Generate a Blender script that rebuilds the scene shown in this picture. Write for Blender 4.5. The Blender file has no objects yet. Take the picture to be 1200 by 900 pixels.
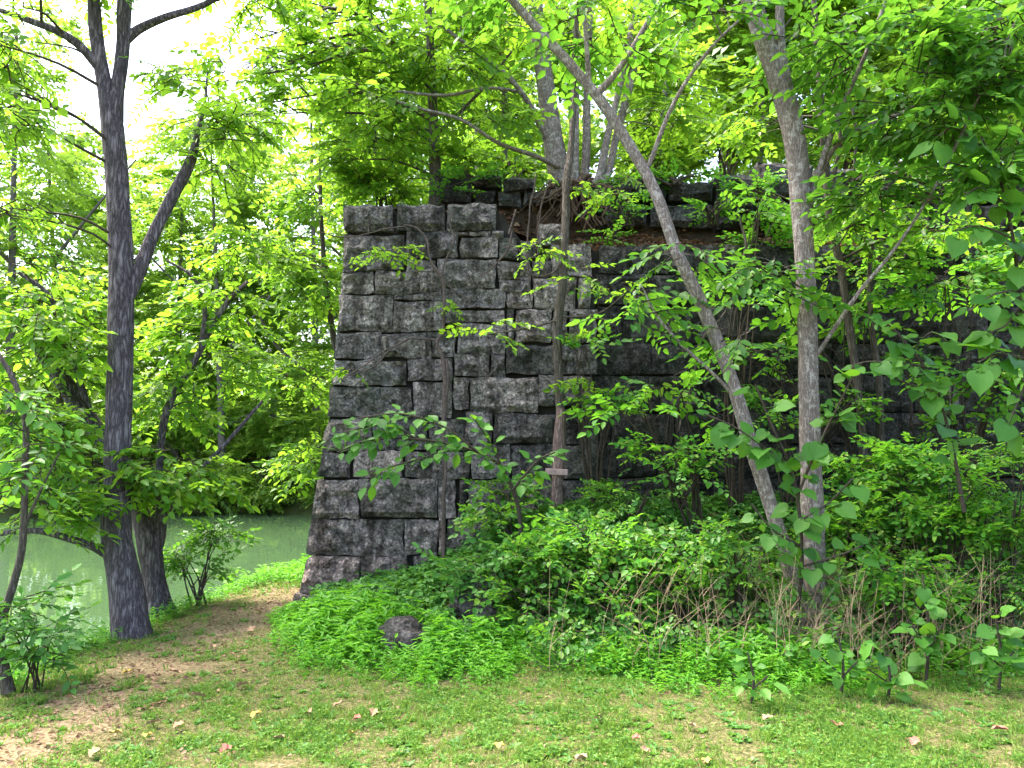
import bpy, math, random
import numpy as np
from mathutils import Vector, noise

# ------------------------------------------------------------------ camera, sky, sun, exposure
SC = bpy.context.scene
COL = SC.collection
R = math.radians
F = 942.0            # focal length in pixels of the 1200 x 900 photograph
PITCH = R(4.7)
CAM = np.array([0.0, 0.0, 1.6])

cam_data = bpy.data.cameras.new('camera')
cam_data.sensor_width = 36.0
cam_data.lens = F / 1200.0 * 36.0
cam_data.clip_start = 0.05
cam_data.clip_end = 3000
cam = bpy.data.objects.new('camera', cam_data)
COL.objects.link(cam)
cam.location = CAM
cam.rotation_euler = (R(90) + PITCH, 0, 0)
SC.camera = cam

SUN_EL, SUN_AZ = R(64), R(-62)      # azimuth from +Y (straight ahead), negative = to the left
world = bpy.data.worlds.new('World')
SC.world = world
world.use_nodes = True
wn = world.node_tree.nodes
wl = world.node_tree.links
bg = wn['Background']
sky = wn.new('ShaderNodeTexSky')
sky.sky_type = 'NISHITA'
sky.sun_disc = False
sky.sun_elevation = SUN_EL
sky.sun_rotation = SUN_AZ
sky.air_density = 1.0
sky.dust_density = 6.0
sky.ozone_density = 1.0
wl.new(sky.outputs[0], bg.inputs[0])
bg.inputs[1].default_value = 0.15

sun_data = bpy.data.lights.new('sun', 'SUN')
sun_data.energy = 1.5
sun_data.angle = R(14)
sun_data.color = (1.0, 0.95, 0.86)
sun = bpy.data.objects.new('sun', sun_data)
COL.objects.link(sun)
sd = Vector((math.sin(SUN_AZ) * math.cos(SUN_EL), math.cos(SUN_AZ) * math.cos(SUN_EL), math.sin(SUN_EL)))
sun.rotation_euler = sd.to_track_quat('Z', 'Y').to_euler()

SC.view_settings.view_transform = 'Standard'
SC.view_settings.look = 'None'
SC.view_settings.gamma = 1.0
SC.view_settings.use_curve_mapping = False
SC.view_settings.exposure = 2.75
SC.cycles.use_denoising = True
SC.cycles.max_bounces = 7
SC.cycles.diffuse_bounces = 4
SC.cycles.glossy_bounces = 2
SC.cycles.transmission_bounces = 5
SC.cycles.caustics_reflective = False
SC.cycles.caustics_refractive = False
SC.cycles.sample_clamp_indirect = 6.0

rng = np.random.default_rng(7)
random.seed(7)


# ------------------------------------------------------------------ helpers
def at(u, v, Y):
    """the point at distance Y (along the ground) that the photograph shows at pixel u, v"""
    a, b = (u - 600.0) / F, (450.0 - v) / F
    d = np.array([a, math.cos(PITCH) - b * math.sin(PITCH), math.sin(PITCH) + b * math.cos(PITCH)])
    return CAM + d * (Y / d[1])


def sstep(a, b, x):
    t = np.clip((np.asarray(x, float) - a) / (b - a), 0, 1)
    return t * t * (3 - 2 * t)


def nz(x, y, z=0.0):
    return noise.noise(Vector((float(x), float(y), float(z))))


def tag(o, label=None, cat=None, group=None, kind=None):
    if label: o['label'] = label
    if cat: o['category'] = cat
    if group: o['group'] = group
    if kind: o['kind'] = kind
    return o


def empty(name, loc):
    o = bpy.data.objects.new(name, None)
    o.empty_display_size = 0.1
    o.location = loc
    COL.objects.link(o)
    return o


def link(name, me, parent=None, mats=(), smooth=False):
    for m in mats:
        me.materials.append(m)
    if smooth:
        me.polygons.foreach_set('use_smooth', [True] * len(me.polygons))
    o = bpy.data.objects.new(name, me)
    COL.objects.link(o)
    if parent is not None:
        o.parent = parent
    return o


def mesh_quads(name, V, Q, rnd=None, mat=None):
    """fast mesh from arrays: V (n,3), Q (m,4)"""
    V = np.ascontiguousarray(V, dtype=np.float32)
    Q = np.ascontiguousarray(Q, dtype=np.int32)
    me = bpy.data.meshes.new(name)
    me.vertices.add(len(V)); me.vertices.foreach_set('co', V.ravel())
    me.loops.add(Q.size); me.loops.foreach_set('vertex_index', Q.ravel())
    me.polygons.add(len(Q)); me.polygons.foreach_set('loop_start', np.arange(len(Q), dtype=np.int32) * 4)
    if mat is not None:
        me.polygons.foreach_set('material_index', np.ascontiguousarray(mat, dtype=np.int32))
    if rnd is not None:
        at_ = me.attributes.new('rnd', 'FLOAT', 'FACE')
        at_.data.foreach_set('value', np.ascontiguousarray(rnd, dtype=np.float32))
    me.update(calc_edges=True)
    return me


def mesh_py(name, V, Fc):
    me = bpy.data.meshes.new(name)
    me.from_pydata([tuple(map(float, v)) for v in V], [], Fc)
    me.update()
    return me


def smooth_path(P, sub=4):
    """Catmull-Rom through rows of P (any number of columns)"""
    P = np.asarray(P, float)
    if len(P) < 3:
        t = np.linspace(0, 1, sub + 1)[:, None]
        return P[0] * (1 - t) + P[-1] * t
    E = np.vstack([2 * P[0] - P[1], P, 2 * P[-1] - P[-2]])
    out = []
    for i in range(1, len(E) - 2):
        p0, p1, p2, p3 = E[i - 1], E[i], E[i + 1], E[i + 2]
        for k in range(sub):
            t = k / sub
            out.append(0.5 * ((2 * p1) + (-p0 + p2) * t + (2 * p0 - 5 * p1 + 4 * p2 - p3) * t * t + (-p0 + 3 * p1 - 3 * p2 + p3) * t ** 3))
    out.append(P[-1])
    return np.array(out)


def tube(path, rad, sides=8, bump=0.0, seed=0.0, flare=None):
    """V, Q of a tapered tube"""
    P = np.asarray(path, float); n = len(P)
    T = np.gradient(P, axis=0)
    T /= np.linalg.norm(T, axis=1)[:, None] + 1e-9
    ref = np.array([0.31, 0.95, 0.05])
    A = np.cross(T, ref); A /= np.linalg.norm(A, axis=1)[:, None] + 1e-9
    B = np.cross(T, A)
    ang = np.linspace(0, 2 * math.pi, sides, endpoint=False)
    r = np.asarray(rad, float)[:, None] * np.ones((1, sides))
    if bump:
        for i in range(n):
            for j in range(sides):
                c, s = math.cos(ang[j]), math.sin(ang[j])
                r[i, j] *= 1 + bump * nz(c * 1.6 + seed, s * 1.6, P[i, 2] * 2.3) + bump * 0.7 * nz(c * 5 + seed, s * 5, P[i, 2] * 4.3 + 9)
    if flare is not None:
        for j in range(sides):
            lobes = 1 + 0.35 * math.cos(ang[j] * 4 + seed)
            r[:, j] *= 1 + flare * np.exp(-(P[:, 2] - P[0, 2]) / 0.16) * lobes
    V = P[:, None, :] + r[:, :, None] * (A[:, None, :] * np.cos(ang)[None, :, None] + B[:, None, :] * np.sin(ang)[None, :, None])
    i = np.arange(n - 1)[:, None]; j = np.arange(sides)[None, :]
    a = i * sides + j; b = i * sides + (j + 1) % sides
    Q = np.stack([a, b, b + sides, a + sides], -1).reshape(-1, 4)
    return V.reshape(-1, 3), Q


def merge(parts):
    Vs, Qs, o = [], [], 0
    for V, Q in parts:
        Vs.append(V); Qs.append(Q + o); o += len(V)
    return np.vstack(Vs), np.vstack(Qs)


# ------------------------------------------------------------------ materials
def new_mat(name):
    m = bpy.data.materials.new(name)
    m.use_nodes = True
    nt = m.node_tree
    b = nt.nodes['Principled BSDF']
    return m, nt, b


def N(nt, kind, **kw):
    n = nt.nodes.new(kind)
    for k, v in kw.items():
        setattr(n, k, v)
    return n


def ramp(nt, stops, fac=None):
    r = N(nt, 'ShaderNodeValToRGB')
    el = r.color_ramp.elements
    while len(el) < len(stops):
        el.new(0.5)
    for e, (p, c) in zip(el, stops):
        e.position = p
        e.color = (*c, 1) if len(c) == 3 else c
    if fac is not None:
        nt.links.new(fac, r.inputs[0])
    return r


def noise_tex(nt, scale, detail=4, rough=0.55, vec=None, dist=0.0):
    t = N(nt, 'ShaderNodeTexNoise')
    t.inputs['Scale'].default_value = scale
    t.inputs['Detail'].default_value = detail
    t.inputs['Roughness'].default_value = rough
    t.inputs['Distortion'].default_value = dist
    if vec is not None:
        nt.links.new(vec, t.inputs['Vector'])
    return t


def mixc(nt, fac, a, b, mode='MIX'):
    m = N(nt, 'ShaderNodeMix', data_type='RGBA', blend_type=mode)
    for val, key in ((fac, 0), (a, 6), (b, 7)):
        if hasattr(val, 'links'):
            nt.links.new(val, m.inputs[key])
        elif key == 0:
            m.inputs[0].default_value = val
        else:
            m.inputs[key].default_value = (*val, 1)
    return m.outputs[2]


def math_n(nt, op, a, b=None, clamp=False):
    m = N(nt, 'ShaderNodeMath', operation=op, use_clamp=clamp)
    for i, val in enumerate((a, b)):
        if val is None:
            continue
        if hasattr(val, 'links'):
            nt.links.new(val, m.inputs[i])
        else:
            m.inputs[i].default_value = val
    return m.outputs[0]


def leaf_material(name, cols, trans, tfac=0.5, rough=0.42, per_object=False):
    """cols: ramp of leaf upper-side colours; trans: colour of the light passing through"""
    m, nt, b = new_mat(name)
    if per_object:
        src = N(nt, 'ShaderNodeObjectInfo').outputs['Random']
    else:
        src = N(nt, 'ShaderNodeAttribute', attribute_name='rnd').outputs['Fac']
    k = len(cols)
    r = ramp(nt, [(i / (k - 1), c) for i, c in enumerate(cols)], src)
    nt.links.new(r.outputs[0], b.inputs['Base Color'])
    b.inputs['Roughness'].default_value = rough
    b.inputs['Specular IOR Level'].default_value = 0.35
    tr = N(nt, 'ShaderNodeBsdfTranslucent')
    tc = mixc(nt, 0.35, trans, r.outputs[0])
    nt.links.new(tc, tr.inputs['Color'])
    mx = N(nt, 'ShaderNodeMixShader')
    mx.inputs[0].default_value = tfac
    nt.links.new(b.outputs[0], mx.inputs[1]); nt.links.new(tr.outputs[0], mx.inputs[2])
    nt.links.new(mx.outputs[0], nt.nodes['Material Output'].inputs['Surface'])
    return m


def bark_material(name, dark, mid, light, scale=1.0, furrow=0.6, lichen=None):
    m, nt, b = new_mat(name)
    tc = N(nt, 'ShaderNodeTexCoord')
    mp = N(nt, 'ShaderNodeMapping')
    mp.inputs['Scale'].default_value = (scale, scale, scale * 0.16)
    nt.links.new(tc.outputs['Object'], mp.inputs[0])
    wob = noise_tex(nt, 5, 3, 0.6, tc.outputs['Object'])
    vv = mixc(nt, 0.03, mp.outputs[0], wob.outputs['Color'])
    n0 = noise_tex(nt, 26, 3, 0.6, vv)
    n1 = noise_tex(nt, 70, 4, 0.65, tc.outputs['Object'])
    n2 = noise_tex(nt, 4, 4, 0.6, tc.outputs['Object'])
    ridge = math_n(nt, 'MULTIPLY', math_n(nt, 'ABSOLUTE', math_n(nt, 'SUBTRACT', n0.outputs['Fac'], 0.5)), 5.0, clamp=True)
    h = math_n(nt, 'ADD', math_n(nt, 'MULTIPLY', ridge, 0.6), math_n(nt, 'MULTIPLY', n1.outputs['Fac'], 0.4))
    c = ramp(nt, [(0.22, dark), (0.45, mid), (0.78, light)], h)
    col = mixc(nt, math_n(nt, 'MULTIPLY', n2.outputs['Fac'], 0.55), c.outputs[0], mid)
    if lichen:
        n3 = noise_tex(nt, 17, 6, 0.75, tc.outputs['Object'], 0.3)
        lf = ramp(nt, [(0.53, (0, 0, 0)), (0.60, (1, 1, 1))], n3.outputs['Fac'])
        col = mixc(nt, math_n(nt, 'MULTIPLY', lf.outputs[0], 0.75), col, lichen)
    nt.links.new(col, b.inputs['Base Color'])
    b.inputs['Roughness'].default_value = 0.9
    b.inputs['Specular IOR Level'].default_value = 0.15
    bp = N(nt, 'ShaderNodeBump')
    bp.inputs['Strength'].default_value = furrow
    bp.inputs['Distance'].default_value = 0.02
    nt.links.new(h, bp.inputs['Height'])
    nt.links.new(bp.outputs[0], b.inputs['Normal'])
    return m


def plain(name, col, rough=0.85, var=0.3, scale=20):
    m, nt, b = new_mat(name)
    tc = N(nt, 'ShaderNodeTexCoord')
    t = noise_tex(nt, scale, 4, 0.6, tc.outputs['Object'])
    lo = tuple(c * (1 - var) for c in col); hi = tuple(min(1, c * (1 + var)) for c in col)
    r = ramp(nt, [(0.3, lo), (0.7, hi)], t.outputs['Fac'])
    nt.links.new(r.outputs[0], b.inputs['Base Color'])
    b.inputs['Roughness'].default_value = rough
    b.inputs['Specular IOR Level'].default_value = 0.2
    return m


def stone_material():
    m, nt, b = new_mat('weathered_sandstone')
    geo = N(nt, 'ShaderNodeNewGeometry')
    oi = N(nt, 'ShaderNodeObjectInfo')
    tone = N(nt, 'ShaderNodeAttribute', attribute_type='OBJECT', attribute_name='tone')
    off = N(nt, 'ShaderNodeVectorMath', operation='ADD')
    sc_ = N(nt, 'ShaderNodeVectorMath', operation='SCALE')
    nt.links.new(oi.outputs['Random'], sc_.inputs[0]); sc_.inputs['Scale'].default_value = 37.0
    nt.links.new(geo.outputs['Position'], off.inputs[0]); nt.links.new(sc_.outputs[0], off.inputs[1])
    P = off.outputs[0]
    big = noise_tex(nt, 2.2, 5, 0.6, P)
    med = noise_tex(nt, 11, 8, 0.72, P, 0.5)
    fine = noise_tex(nt, 38, 5, 0.75, P)
    base = ramp(nt, [(0.40, (0.030, 0.029, 0.028)), (0.46, (0.105, 0.099, 0.094)), (0.53, (0.21, 0.198, 0.188)), (0.60, (0.44, 0.41, 0.39))],
                math_n(nt, 'ADD', math_n(nt, 'MULTIPLY', med.outputs['Fac'], 0.5), math_n(nt, 'MULTIPLY', fine.outputs['Fac'], 0.5)))
    # tone of the individual stone: 0 blackened by stain and painted-in shade, 0.5 grey, 1 pale
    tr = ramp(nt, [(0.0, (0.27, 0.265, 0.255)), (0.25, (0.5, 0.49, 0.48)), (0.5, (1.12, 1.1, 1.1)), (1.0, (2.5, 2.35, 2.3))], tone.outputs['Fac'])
    col = mixc(nt, 1.0, base.outputs[0], tr.outputs[0], 'MULTIPLY')
    # warm pinkish stones low down
    warm = N(nt, 'ShaderNodeAttribute', attribute_type='OBJECT', attribute_name='warm')
    col = mixc(nt, math_n(nt, 'MULTIPLY', warm.outputs['Fac'], 0.6), col, mixc(nt, 1.0, col, (1.65, 1.28, 1.18), 'MULTIPLY'))
    # moss film
    mo = ramp(nt, [(0.50, (0, 0, 0)), (0.62, (1, 1, 1))], big.outputs['Fac'])
    col = mixc(nt, math_n(nt, 'MULTIPLY', mo.outputs[0], 0.55), col, (0.050, 0.066, 0.040))
    # pale lichen crusts
    li = noise_tex(nt, 16, 5, 0.75, P, 0.8)
    lr = ramp(nt, [(0.56, (0, 0, 0)), (0.64, (1, 1, 1))], li.outputs['Fac'])
    col = mixc(nt, math_n(nt, 'MULTIPLY', lr.outputs[0], 0.5), col, (0.29, 0.295, 0.28))
    # pale flecks and dark pits
    fl = noise_tex(nt, 30, 3, .6, P, .6)
    f1 = ramp(nt, [(.57, (0, 0, 0)), (.62, (1, 1, 1))], fl.outputs['Fac'])
    f2 = ramp(nt, [(.38, (1, 1, 1)), (.43, (0, 0, 0))], fl.outputs['Fac'])
    col = mixc(nt, math_n(nt, 'MULTIPLY', f1.outputs[0], .40), col, mixc(nt, 1.0, col, (2.3, 2.25, 2.2), 'MULTIPLY'))
    col = mixc(nt, math_n(nt, 'MULTIPLY', f2.outputs[0], .55), col, mixc(nt, 1.0, col, (.25, .25, .25), 'MULTIPLY'))
    # dark run-off streaks
    mp = N(nt, 'ShaderNodeMapping'); mp.inputs['Scale'].default_value = (3.2, 3.2, 0.35)
    nt.links.new(geo.outputs['Position'], mp.inputs[0])
    st = noise_tex(nt, 2.2, 4, 0.6, mp.outputs[0])
    sr = ramp(nt, [(0.50, (1, 1, 1)), (0.62, (0.42, 0.40, 0.38))], st.outputs['Fac'])
    col = mixc(nt, 1.0, col, sr.outputs[0], 'MULTIPLY')
    nt.links.new(col, b.inputs['Base Color'])
    b.inputs['Roughness'].default_value = 0.88
    b.inputs['Specular IOR Level'].default_value = 0.25
    vc = N(nt, 'ShaderNodeTexVoronoi', feature='DISTANCE_TO_EDGE'); vc.inputs['Scale'].default_value = 5.5
    nt.links.new(mixc(nt, .25, P, med.outputs['Color']), vc.inputs['Vector'])
    crack = math_n(nt, 'MULTIPLY', math_n(nt, 'LESS_THAN', vc.outputs['Distance'], .012), -.35)
    hsum = math_n(nt, 'ADD', math_n(nt, 'ADD', math_n(nt, 'MULTIPLY', med.outputs['Fac'], 1.0), math_n(nt, 'MULTIPLY', fine.outputs['Fac'], 0.5)), crack)
    bp = N(nt, 'ShaderNodeBump'); bp.inputs['Strength'].default_value = 1.0; bp.inputs['Distance'].default_value = 0.11
    nt.links.new(hsum, bp.inputs['Height']); nt.links.new(bp.outputs[0], b.inputs['Normal'])
    return m


def soil_material(name, c1, c2, c3, scale=3.0):
    m, nt, b = new_mat(name)
    geo = N(nt, 'ShaderNodeNewGeometry')
    n1 = noise_tex(nt, scale, 5, 0.65, geo.outputs['Position'])
    n2 = noise_tex(nt, scale * 14, 5, 0.7, geo.outputs['Position'])
    h = math_n(nt, 'ADD', math_n(nt, 'MULTIPLY', n1.outputs['Fac'], 0.5), math_n(nt, 'MULTIPLY', n2.outputs['Fac'], 0.5))
    r = ramp(nt, [(0.35, c1), (0.5, c2), (0.66, c3)], h)
    nt.links.new(r.outputs[0], b.inputs['Base Color'])
    b.inputs['Roughness'].default_value = 0.95
    b.inputs['Specular IOR Level'].default_value = 0.1
    bp = N(nt, 'ShaderNodeBump'); bp.inputs['Strength'].default_value = 0.6; bp.inputs['Distance'].default_value = 0.03
    nt.links.new(h, bp.inputs['Height']); nt.links.new(bp.outputs[0], b.inputs['Normal'])
    return m


def ground_material():
    m, nt, b = new_mat('lawn_and_dirt')
    geo = N(nt, 'ShaderNodeNewGeometry')
    bare = N(nt, 'ShaderNodeAttribute', attribute_name='bare').outputs['Fac']
    n1 = noise_tex(nt, 1.7, 5, 0.6, geo.outputs['Position'])
    n2 = noise_tex(nt, 45, 5, 0.7, geo.outputs['Position'])
    thatch = ramp(nt, [(0.38, (0.040, 0.048, 0.014)), (0.5, (0.10, 0.098, 0.036)), (0.62, (0.20, 0.168, 0.085))], n2.outputs['Fac'])
    dirt = ramp(nt, [(0.38, (0.09, 0.070, 0.036)), (0.5, (0.19, 0.142, 0.078)), (0.62, (0.32, 0.245, 0.15))], n2.outputs['Fac'])
    f = math_n(nt, 'ADD', bare, math_n(nt, 'MULTIPLY', math_n(nt, 'SUBTRACT', n1.outputs['Fac'], 0.5), 1.3), clamp=True)
    fr = ramp(nt, [(0.35, (0, 0, 0)), (0.7, (1, 1, 1))], f)
    col = mixc(nt, fr.outputs[0], thatch.outputs[0], dirt.outputs[0])
    wood = N(nt, 'ShaderNodeAttribute', attribute_name='forest').outputs['Fac']
    floor = ramp(nt, [(0.4, (0.030, 0.040, 0.014)), (0.6, (0.075, 0.085, 0.030))], n1.outputs['Fac'])
    col = mixc(nt, wood, col, floor.outputs[0])
    nt.links.new(col, b.inputs['Base Color'])
    b.inputs['Roughness'].default_value = 0.95
    b.inputs['Specular IOR Level'].default_value = 0.1
    bp = N(nt, 'ShaderNodeBump'); bp.inputs['Strength'].default_value = 0.7; bp.inputs['Distance'].default_value = 0.025
    nt.links.new(n2.outputs['Fac'], bp.inputs['Height']); nt.links.new(bp.outputs[0], b.inputs['Normal'])
    return m


def water_material():
    m, nt, b = new_mat('green_river_water')
    geo = N(nt, 'ShaderNodeNewGeometry')
    b.inputs['Base Color'].default_value = (0.046, 0.086, 0.038, 1)
    b.inputs['Roughness'].default_value = 0.025
    b.inputs['IOR'].default_value = 1.33
    b.inputs['Specular IOR Level'].default_value = 0.5
    n1 = noise_tex(nt, 0.9, 3, 0.5, geo.outputs['Position'])
    n2 = noise_tex(nt, 5, 2, 0.5, geo.outputs['Position'])
    h = math_n(nt, 'ADD', n1.outputs['Fac'], math_n(nt, 'MULTIPLY', n2.outputs['Fac'], 0.2))
    bp = N(nt, 'ShaderNodeBump'); bp.inputs['Strength'].default_value = 0.12; bp.inputs['Distance'].default_value = 0.05
    nt.links.new(h, bp.inputs['Height']); nt.links.new(bp.outputs[0], b.inputs['Normal'])
    return m


STONE = stone_material()
GROUND = ground_material()
WATER = water_material()
SOIL = soil_material('leafy_forest_soil', (0.022, 0.016, 0.011), (0.060, 0.042, 0.028), (0.12, 0.085, 0.055))
CORE = soil_material('dark_joint_fill', (0.012, 0.012, 0.011), (0.028, 0.027, 0.023), (0.055, 0.052, 0.044), 6)
BARK_DARK = bark_material('dark_furrowed_bark', (0.026, 0.021, 0.024), (0.12, 0.10, 0.112), (0.29, 0.25, 0.27), 1.1, 1.0)
BARK_PALE = bark_material('pale_lichened_bark', (0.09, 0.070, 0.062), (0.27, 0.222, 0.205), (0.46, 0.39, 0.36), 2.2, .9, (0.50, 0.46, 0.43))
BARK_MID = bark_material('grey_brown_bark', (0.035, 0.028, 0.024), (0.115, 0.095, 0.080), (0.21, 0.18, 0.155), 1.5, 0.8)
BARK_PINK = bark_material('shaggy_reddish_bark', (0.07, 0.045, 0.04), (0.24, 0.165, 0.15), (0.42, 0.31, 0.28), 1.8, 1.0)
BARK_FAR = plain('distant_bark', (0.13, 0.11, 0.105), 0.95, 0.4, 6)
TWIG = plain('twig_bark', (0.060, 0.046, 0.036), 0.9, 0.35, 30)
DRY = plain('dry_stalk', (0.30, 0.22, 0.14), 0.9, 0.35, 30)
VINE = plain('woody_vine', (0.10, 0.075, 0.066), 0.9, 0.45, 40)
ROOTM = plain('fibrous_roots', (0.085, 0.055, 0.036), 0.95, 0.5, 40)
PLANK = plain('bleached_plank', (0.34, 0.235, 0.22), 0.85, 0.25, 30)
NAIL = plain('rusty_nail', (0.05, 0.03, 0.025), 0.6, 0.3, 80)

LEAF_SUN = leaf_material('sunlit_leaf', [(0.035, 0.12, 0.012), (0.065, 0.20, 0.016), (0.12, 0.26, 0.02), (0.22, 0.30, 0.025)], (0.33, 0.60, 0.035), 0.58)
LEAF_FAR = leaf_material('far_bank_leaf', [(0.06, 0.14, 0.018), (0.10, 0.21, 0.025), (0.16, 0.27, 0.035), (0.24, 0.31, 0.05)], (0.38, 0.62, 0.06), 0.6)
LEAF_MID = leaf_material('woodland_leaf', [(0.024, 0.095, 0.014), (0.045, 0.155, 0.020), (0.075, 0.21, 0.026), (0.12, 0.25, 0.03)], (0.22, 0.52, 0.03), 0.48)
LEAF_SHRUB = leaf_material('undergrowth_leaf', [(0.024, 0.10, 0.014), (0.05, 0.18, 0.020), (0.09, 0.26, 0.028), (0.26, 0.36, 0.040)], (0.22, 0.52, 0.03), 0.42)
LEAF_FRESH = leaf_material('fresh_green_leaf', [(0.03, 0.14, 0.016), (0.065, 0.24, 0.024), (0.13, 0.34, 0.035), (0.32, 0.42, 0.05)], (0.25, 0.60, 0.03), 0.45, .5)
LEAF_BIG = leaf_material('broad_leaf', [(0.045, 0.13, 0.02), (0.085, 0.20, 0.03), (0.13, 0.27, 0.055)], (0.26, 0.5, 0.04), 0.42, 0.55, True)
LEAF_STILT = leaf_material('stiltgrass_leaf', [(0.05, 0.19, 0.014), (0.09, 0.29, 0.020), (0.16, 0.38, 0.030)], (0.24, 0.62, 0.03), 0.45, 0.5)
LEAF_IVY = leaf_material('creeper_leaf', [(0.03, 0.11, 0.018), (0.06, 0.20, 0.030), (0.12, 0.30, 0.055)], (0.2, 0.48, 0.04), 0.34, 0.5)
BLADE = leaf_material('lawn_blade', [(0.05, 0.14, 0.014), (0.10, 0.22, 0.026), (0.20, 0.28, 0.05), (0.36, 0.33, 0.13)], (0.28, 0.48, 0.05), 0.35, 0.7)
LITTER = leaf_material('fallen_leaf_litter', [(0.10, 0.045, 0.03), (0.17, 0.085, 0.055), (0.27, 0.17, 0.10), (0.36, 0.26, 0.15)], (0.3, 0.2, 0.1), 0.15, 0.8)
FALLEN_TAN = plain('dry_tan_leaf', (0.34, 0.22, 0.13), 0.8, 0.4, 30)
FALLEN_RED = plain('dry_red_leaf', (0.34, 0.14, 0.10), 0.8, 0.4, 30)
FALLEN_YEL = plain('dry_yellow_leaf', (0.46, 0.33, 0.09), 0.8, 0.3, 30)
YELLOWING = plain('yellowing_leaf', (0.42, 0.36, 0.04), 0.5, 0.35, 30)


# ------------------------------------------------------------------ terrain
def bank_x(y):
    return -3.62 + 0.16 * np.clip(np.asarray(y, float) - 7.3, 0, 6.5)


def far_y(x):
    return 33.5 + 0.12 * np.asarray(x, float) + 1.2 * np.sin(np.asarray(x, float) * 0.35)


WATER_Z = -0.9


def ground_z(x, y):
    x = np.asarray(x, float); y = np.asarray(y, float)
    z = 0.025 * np.sin(x * 1.7 + 0.6) * np.cos(y * 1.3) + 0.012 * np.sin(x * 4.1 + y * 3.3)
    # slope of fallen earth against the wall
    m = np.interp(x, [-2.4, -2.0, -0.7, 0.4, 2.0, 9], [0, 0.03, 0.36, 0.92, 1.0, 1.05])
    z = z + m * sstep(6.3, 8.5, y + 0.25 * np.sin(x * 2.1))
    # path sinks slightly, verge towards the river, then the bank
    d = x - bank_x(y)
    z = z - 0.05 * sstep(0.8, 0.0, d)
    z = z - 1.25 * sstep(0.05, -0.95, d) * (1 - 0)
    # far bank
    fb = y - far_y(x)
    up = sstep(-0.6, 1.4, fb) * 1.9 + np.clip(fb, 0, 60) * 0.16
    river = x < bank_x(y) - 0.5
    z = np.where(river, z + up, z)
    return z


def gz(x, y):
    return float(ground_z(x, y))


def grid_mesh(name, xs, ys, zf):
    X, Y = np.meshgrid(xs, ys)
    Z = zf(X, Y)
    V = np.stack([X, Y, Z], -1).reshape(-1, 3)
    nx, ny = len(xs), len(ys)
    i = np.arange(ny - 1)[:, None]; j = np.arange(nx - 1)[None, :]
    a = i * nx + j
    Q = np.stack([a, a + 1, a + nx + 1, a + nx], -1).reshape(-1, 4)
    return mesh_quads(name, V, Q), X, Y


xs = np.concatenate([np.linspace(-600, -60, 12), np.linspace(-55, -10, 40), np.linspace(-9, 9, 100), np.linspace(10, 60, 30), np.linspace(80, 600, 10)])
ys = np.concatenate([np.linspace(-600, -20, 10), np.linspace(-15, 2, 16), np.linspace(2.3, 13, 76), np.linspace(13.4, 60, 50), np.linspace(70, 600, 10)])
me, GX, GY = grid_mesh('ground', xs, ys, ground_z)


def bare_mask(x, y):
    """how worn the grass is: the trodden path along the river and a few scuffed patches"""
    x = np.asarray(x, float); y = np.asarray(y, float)
    c = bank_x(y) + 0.98 + 0.10 * np.sin(y * 1.9)
    p = np.exp(-((x - c) / 0.62) ** 2) * 0.62
    for (px, py, r, s) in ((-1.15, 4.25, 0.42, 0.55), (2.55, 4.2, 0.5, 0.5), (-2.55, 6.1, 0.45, 0.35), (-2.75, 8.3, 0.5, 0.3), (-0.9, 4.75, 0.3, 0.3), (1.1, 4.15, 0.35, 0.3), (-2.9, 4.4, 0.4, 0.3)):
        p = p + s * np.exp(-(((x - px) / r) ** 2 + ((y - py) / (r * 0.55)) ** 2))
    p = p * (x > bank_x(y) + 0.1)
    return np.clip(p, 0, 1)


a = me.attributes.new('bare', 'FLOAT', 'POINT')
a.data.foreach_set('value', bare_mask(GX, GY).astype(np.float32).ravel())
a = me.attributes.new('forest', 'FLOAT', 'POINT')
a.data.foreach_set('value', (GY > 20).astype(np.float32).ravel())
tag(link('ground', me, None, [GROUND], True), 'short worn grass with a trodden dirt path along the river', 'ground', kind='structure')

wxs = np.linspace(-160, -1.0, 30); wys = np.linspace(-60, 60, 30)
me, _, _ = grid_mesh('river', wxs, wys, lambda X, Y: np.full_like(X, WATER_Z))
tag(link('river', me, None, [WATER], True), 'still milky green river reflecting the trees', 'river', kind='structure')


def top_z(x, y):
    """earth behind and on top of the wall"""
    x = np.asarray(x, float); y = np.asarray(y, float)
    ledge = np.interp(x, [-3, -0.30, -0.05, 0.5, 20], [4.34, 4.34, 4.12, 3.90, 3.90])
    z = ledge + sstep(9.25, 9.95, y) * (4.25 - ledge) * 0.8
    tier = np.interp(x, [-3, -1.0, -0.7, 20], [4.45, 4.45, 4.95, 4.95])
    z = z + (tier - z) * sstep(10.0, 10.25, y)
    z = z + np.clip(y - 10.5, 0, 60) * 0.13
    z = z + 0.05 * np.sin(x * 3.1) * np.cos(y * 4.2) + 0.03 * np.sin(x * 9.1 + y * 7)
    edge = -1.92 + 0.0 * y
    wid = np.interp(y, [9, 12.5, 20, 60], [0.05, 0.05, 4.0, 10.0])
    z = np.where(x < edge + wid, -1.6 + (z + 1.6) * np.clip((x - edge) / wid, 0, 1), z)
    return z


exs = np.concatenate([np.array([-1.93, -1.90, -1.86]), np.linspace(-1.8, 9, 90), np.linspace(9.5, 60, 26)])
eys = np.concatenate([np.linspace(9.14, 11, 24), np.linspace(11.3, 60, 40)])
me, EX, EY = grid_mesh('embankment', exs, eys, top_z)
tag(link('embankment', me, None, [SOIL], True), 'wooded earth embankment held by the stone wall', 'embankment', kind='structure')

# ------------------------------------------------------------------ stone wall
FACE0, BATTER = 8.72, 0.055


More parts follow.
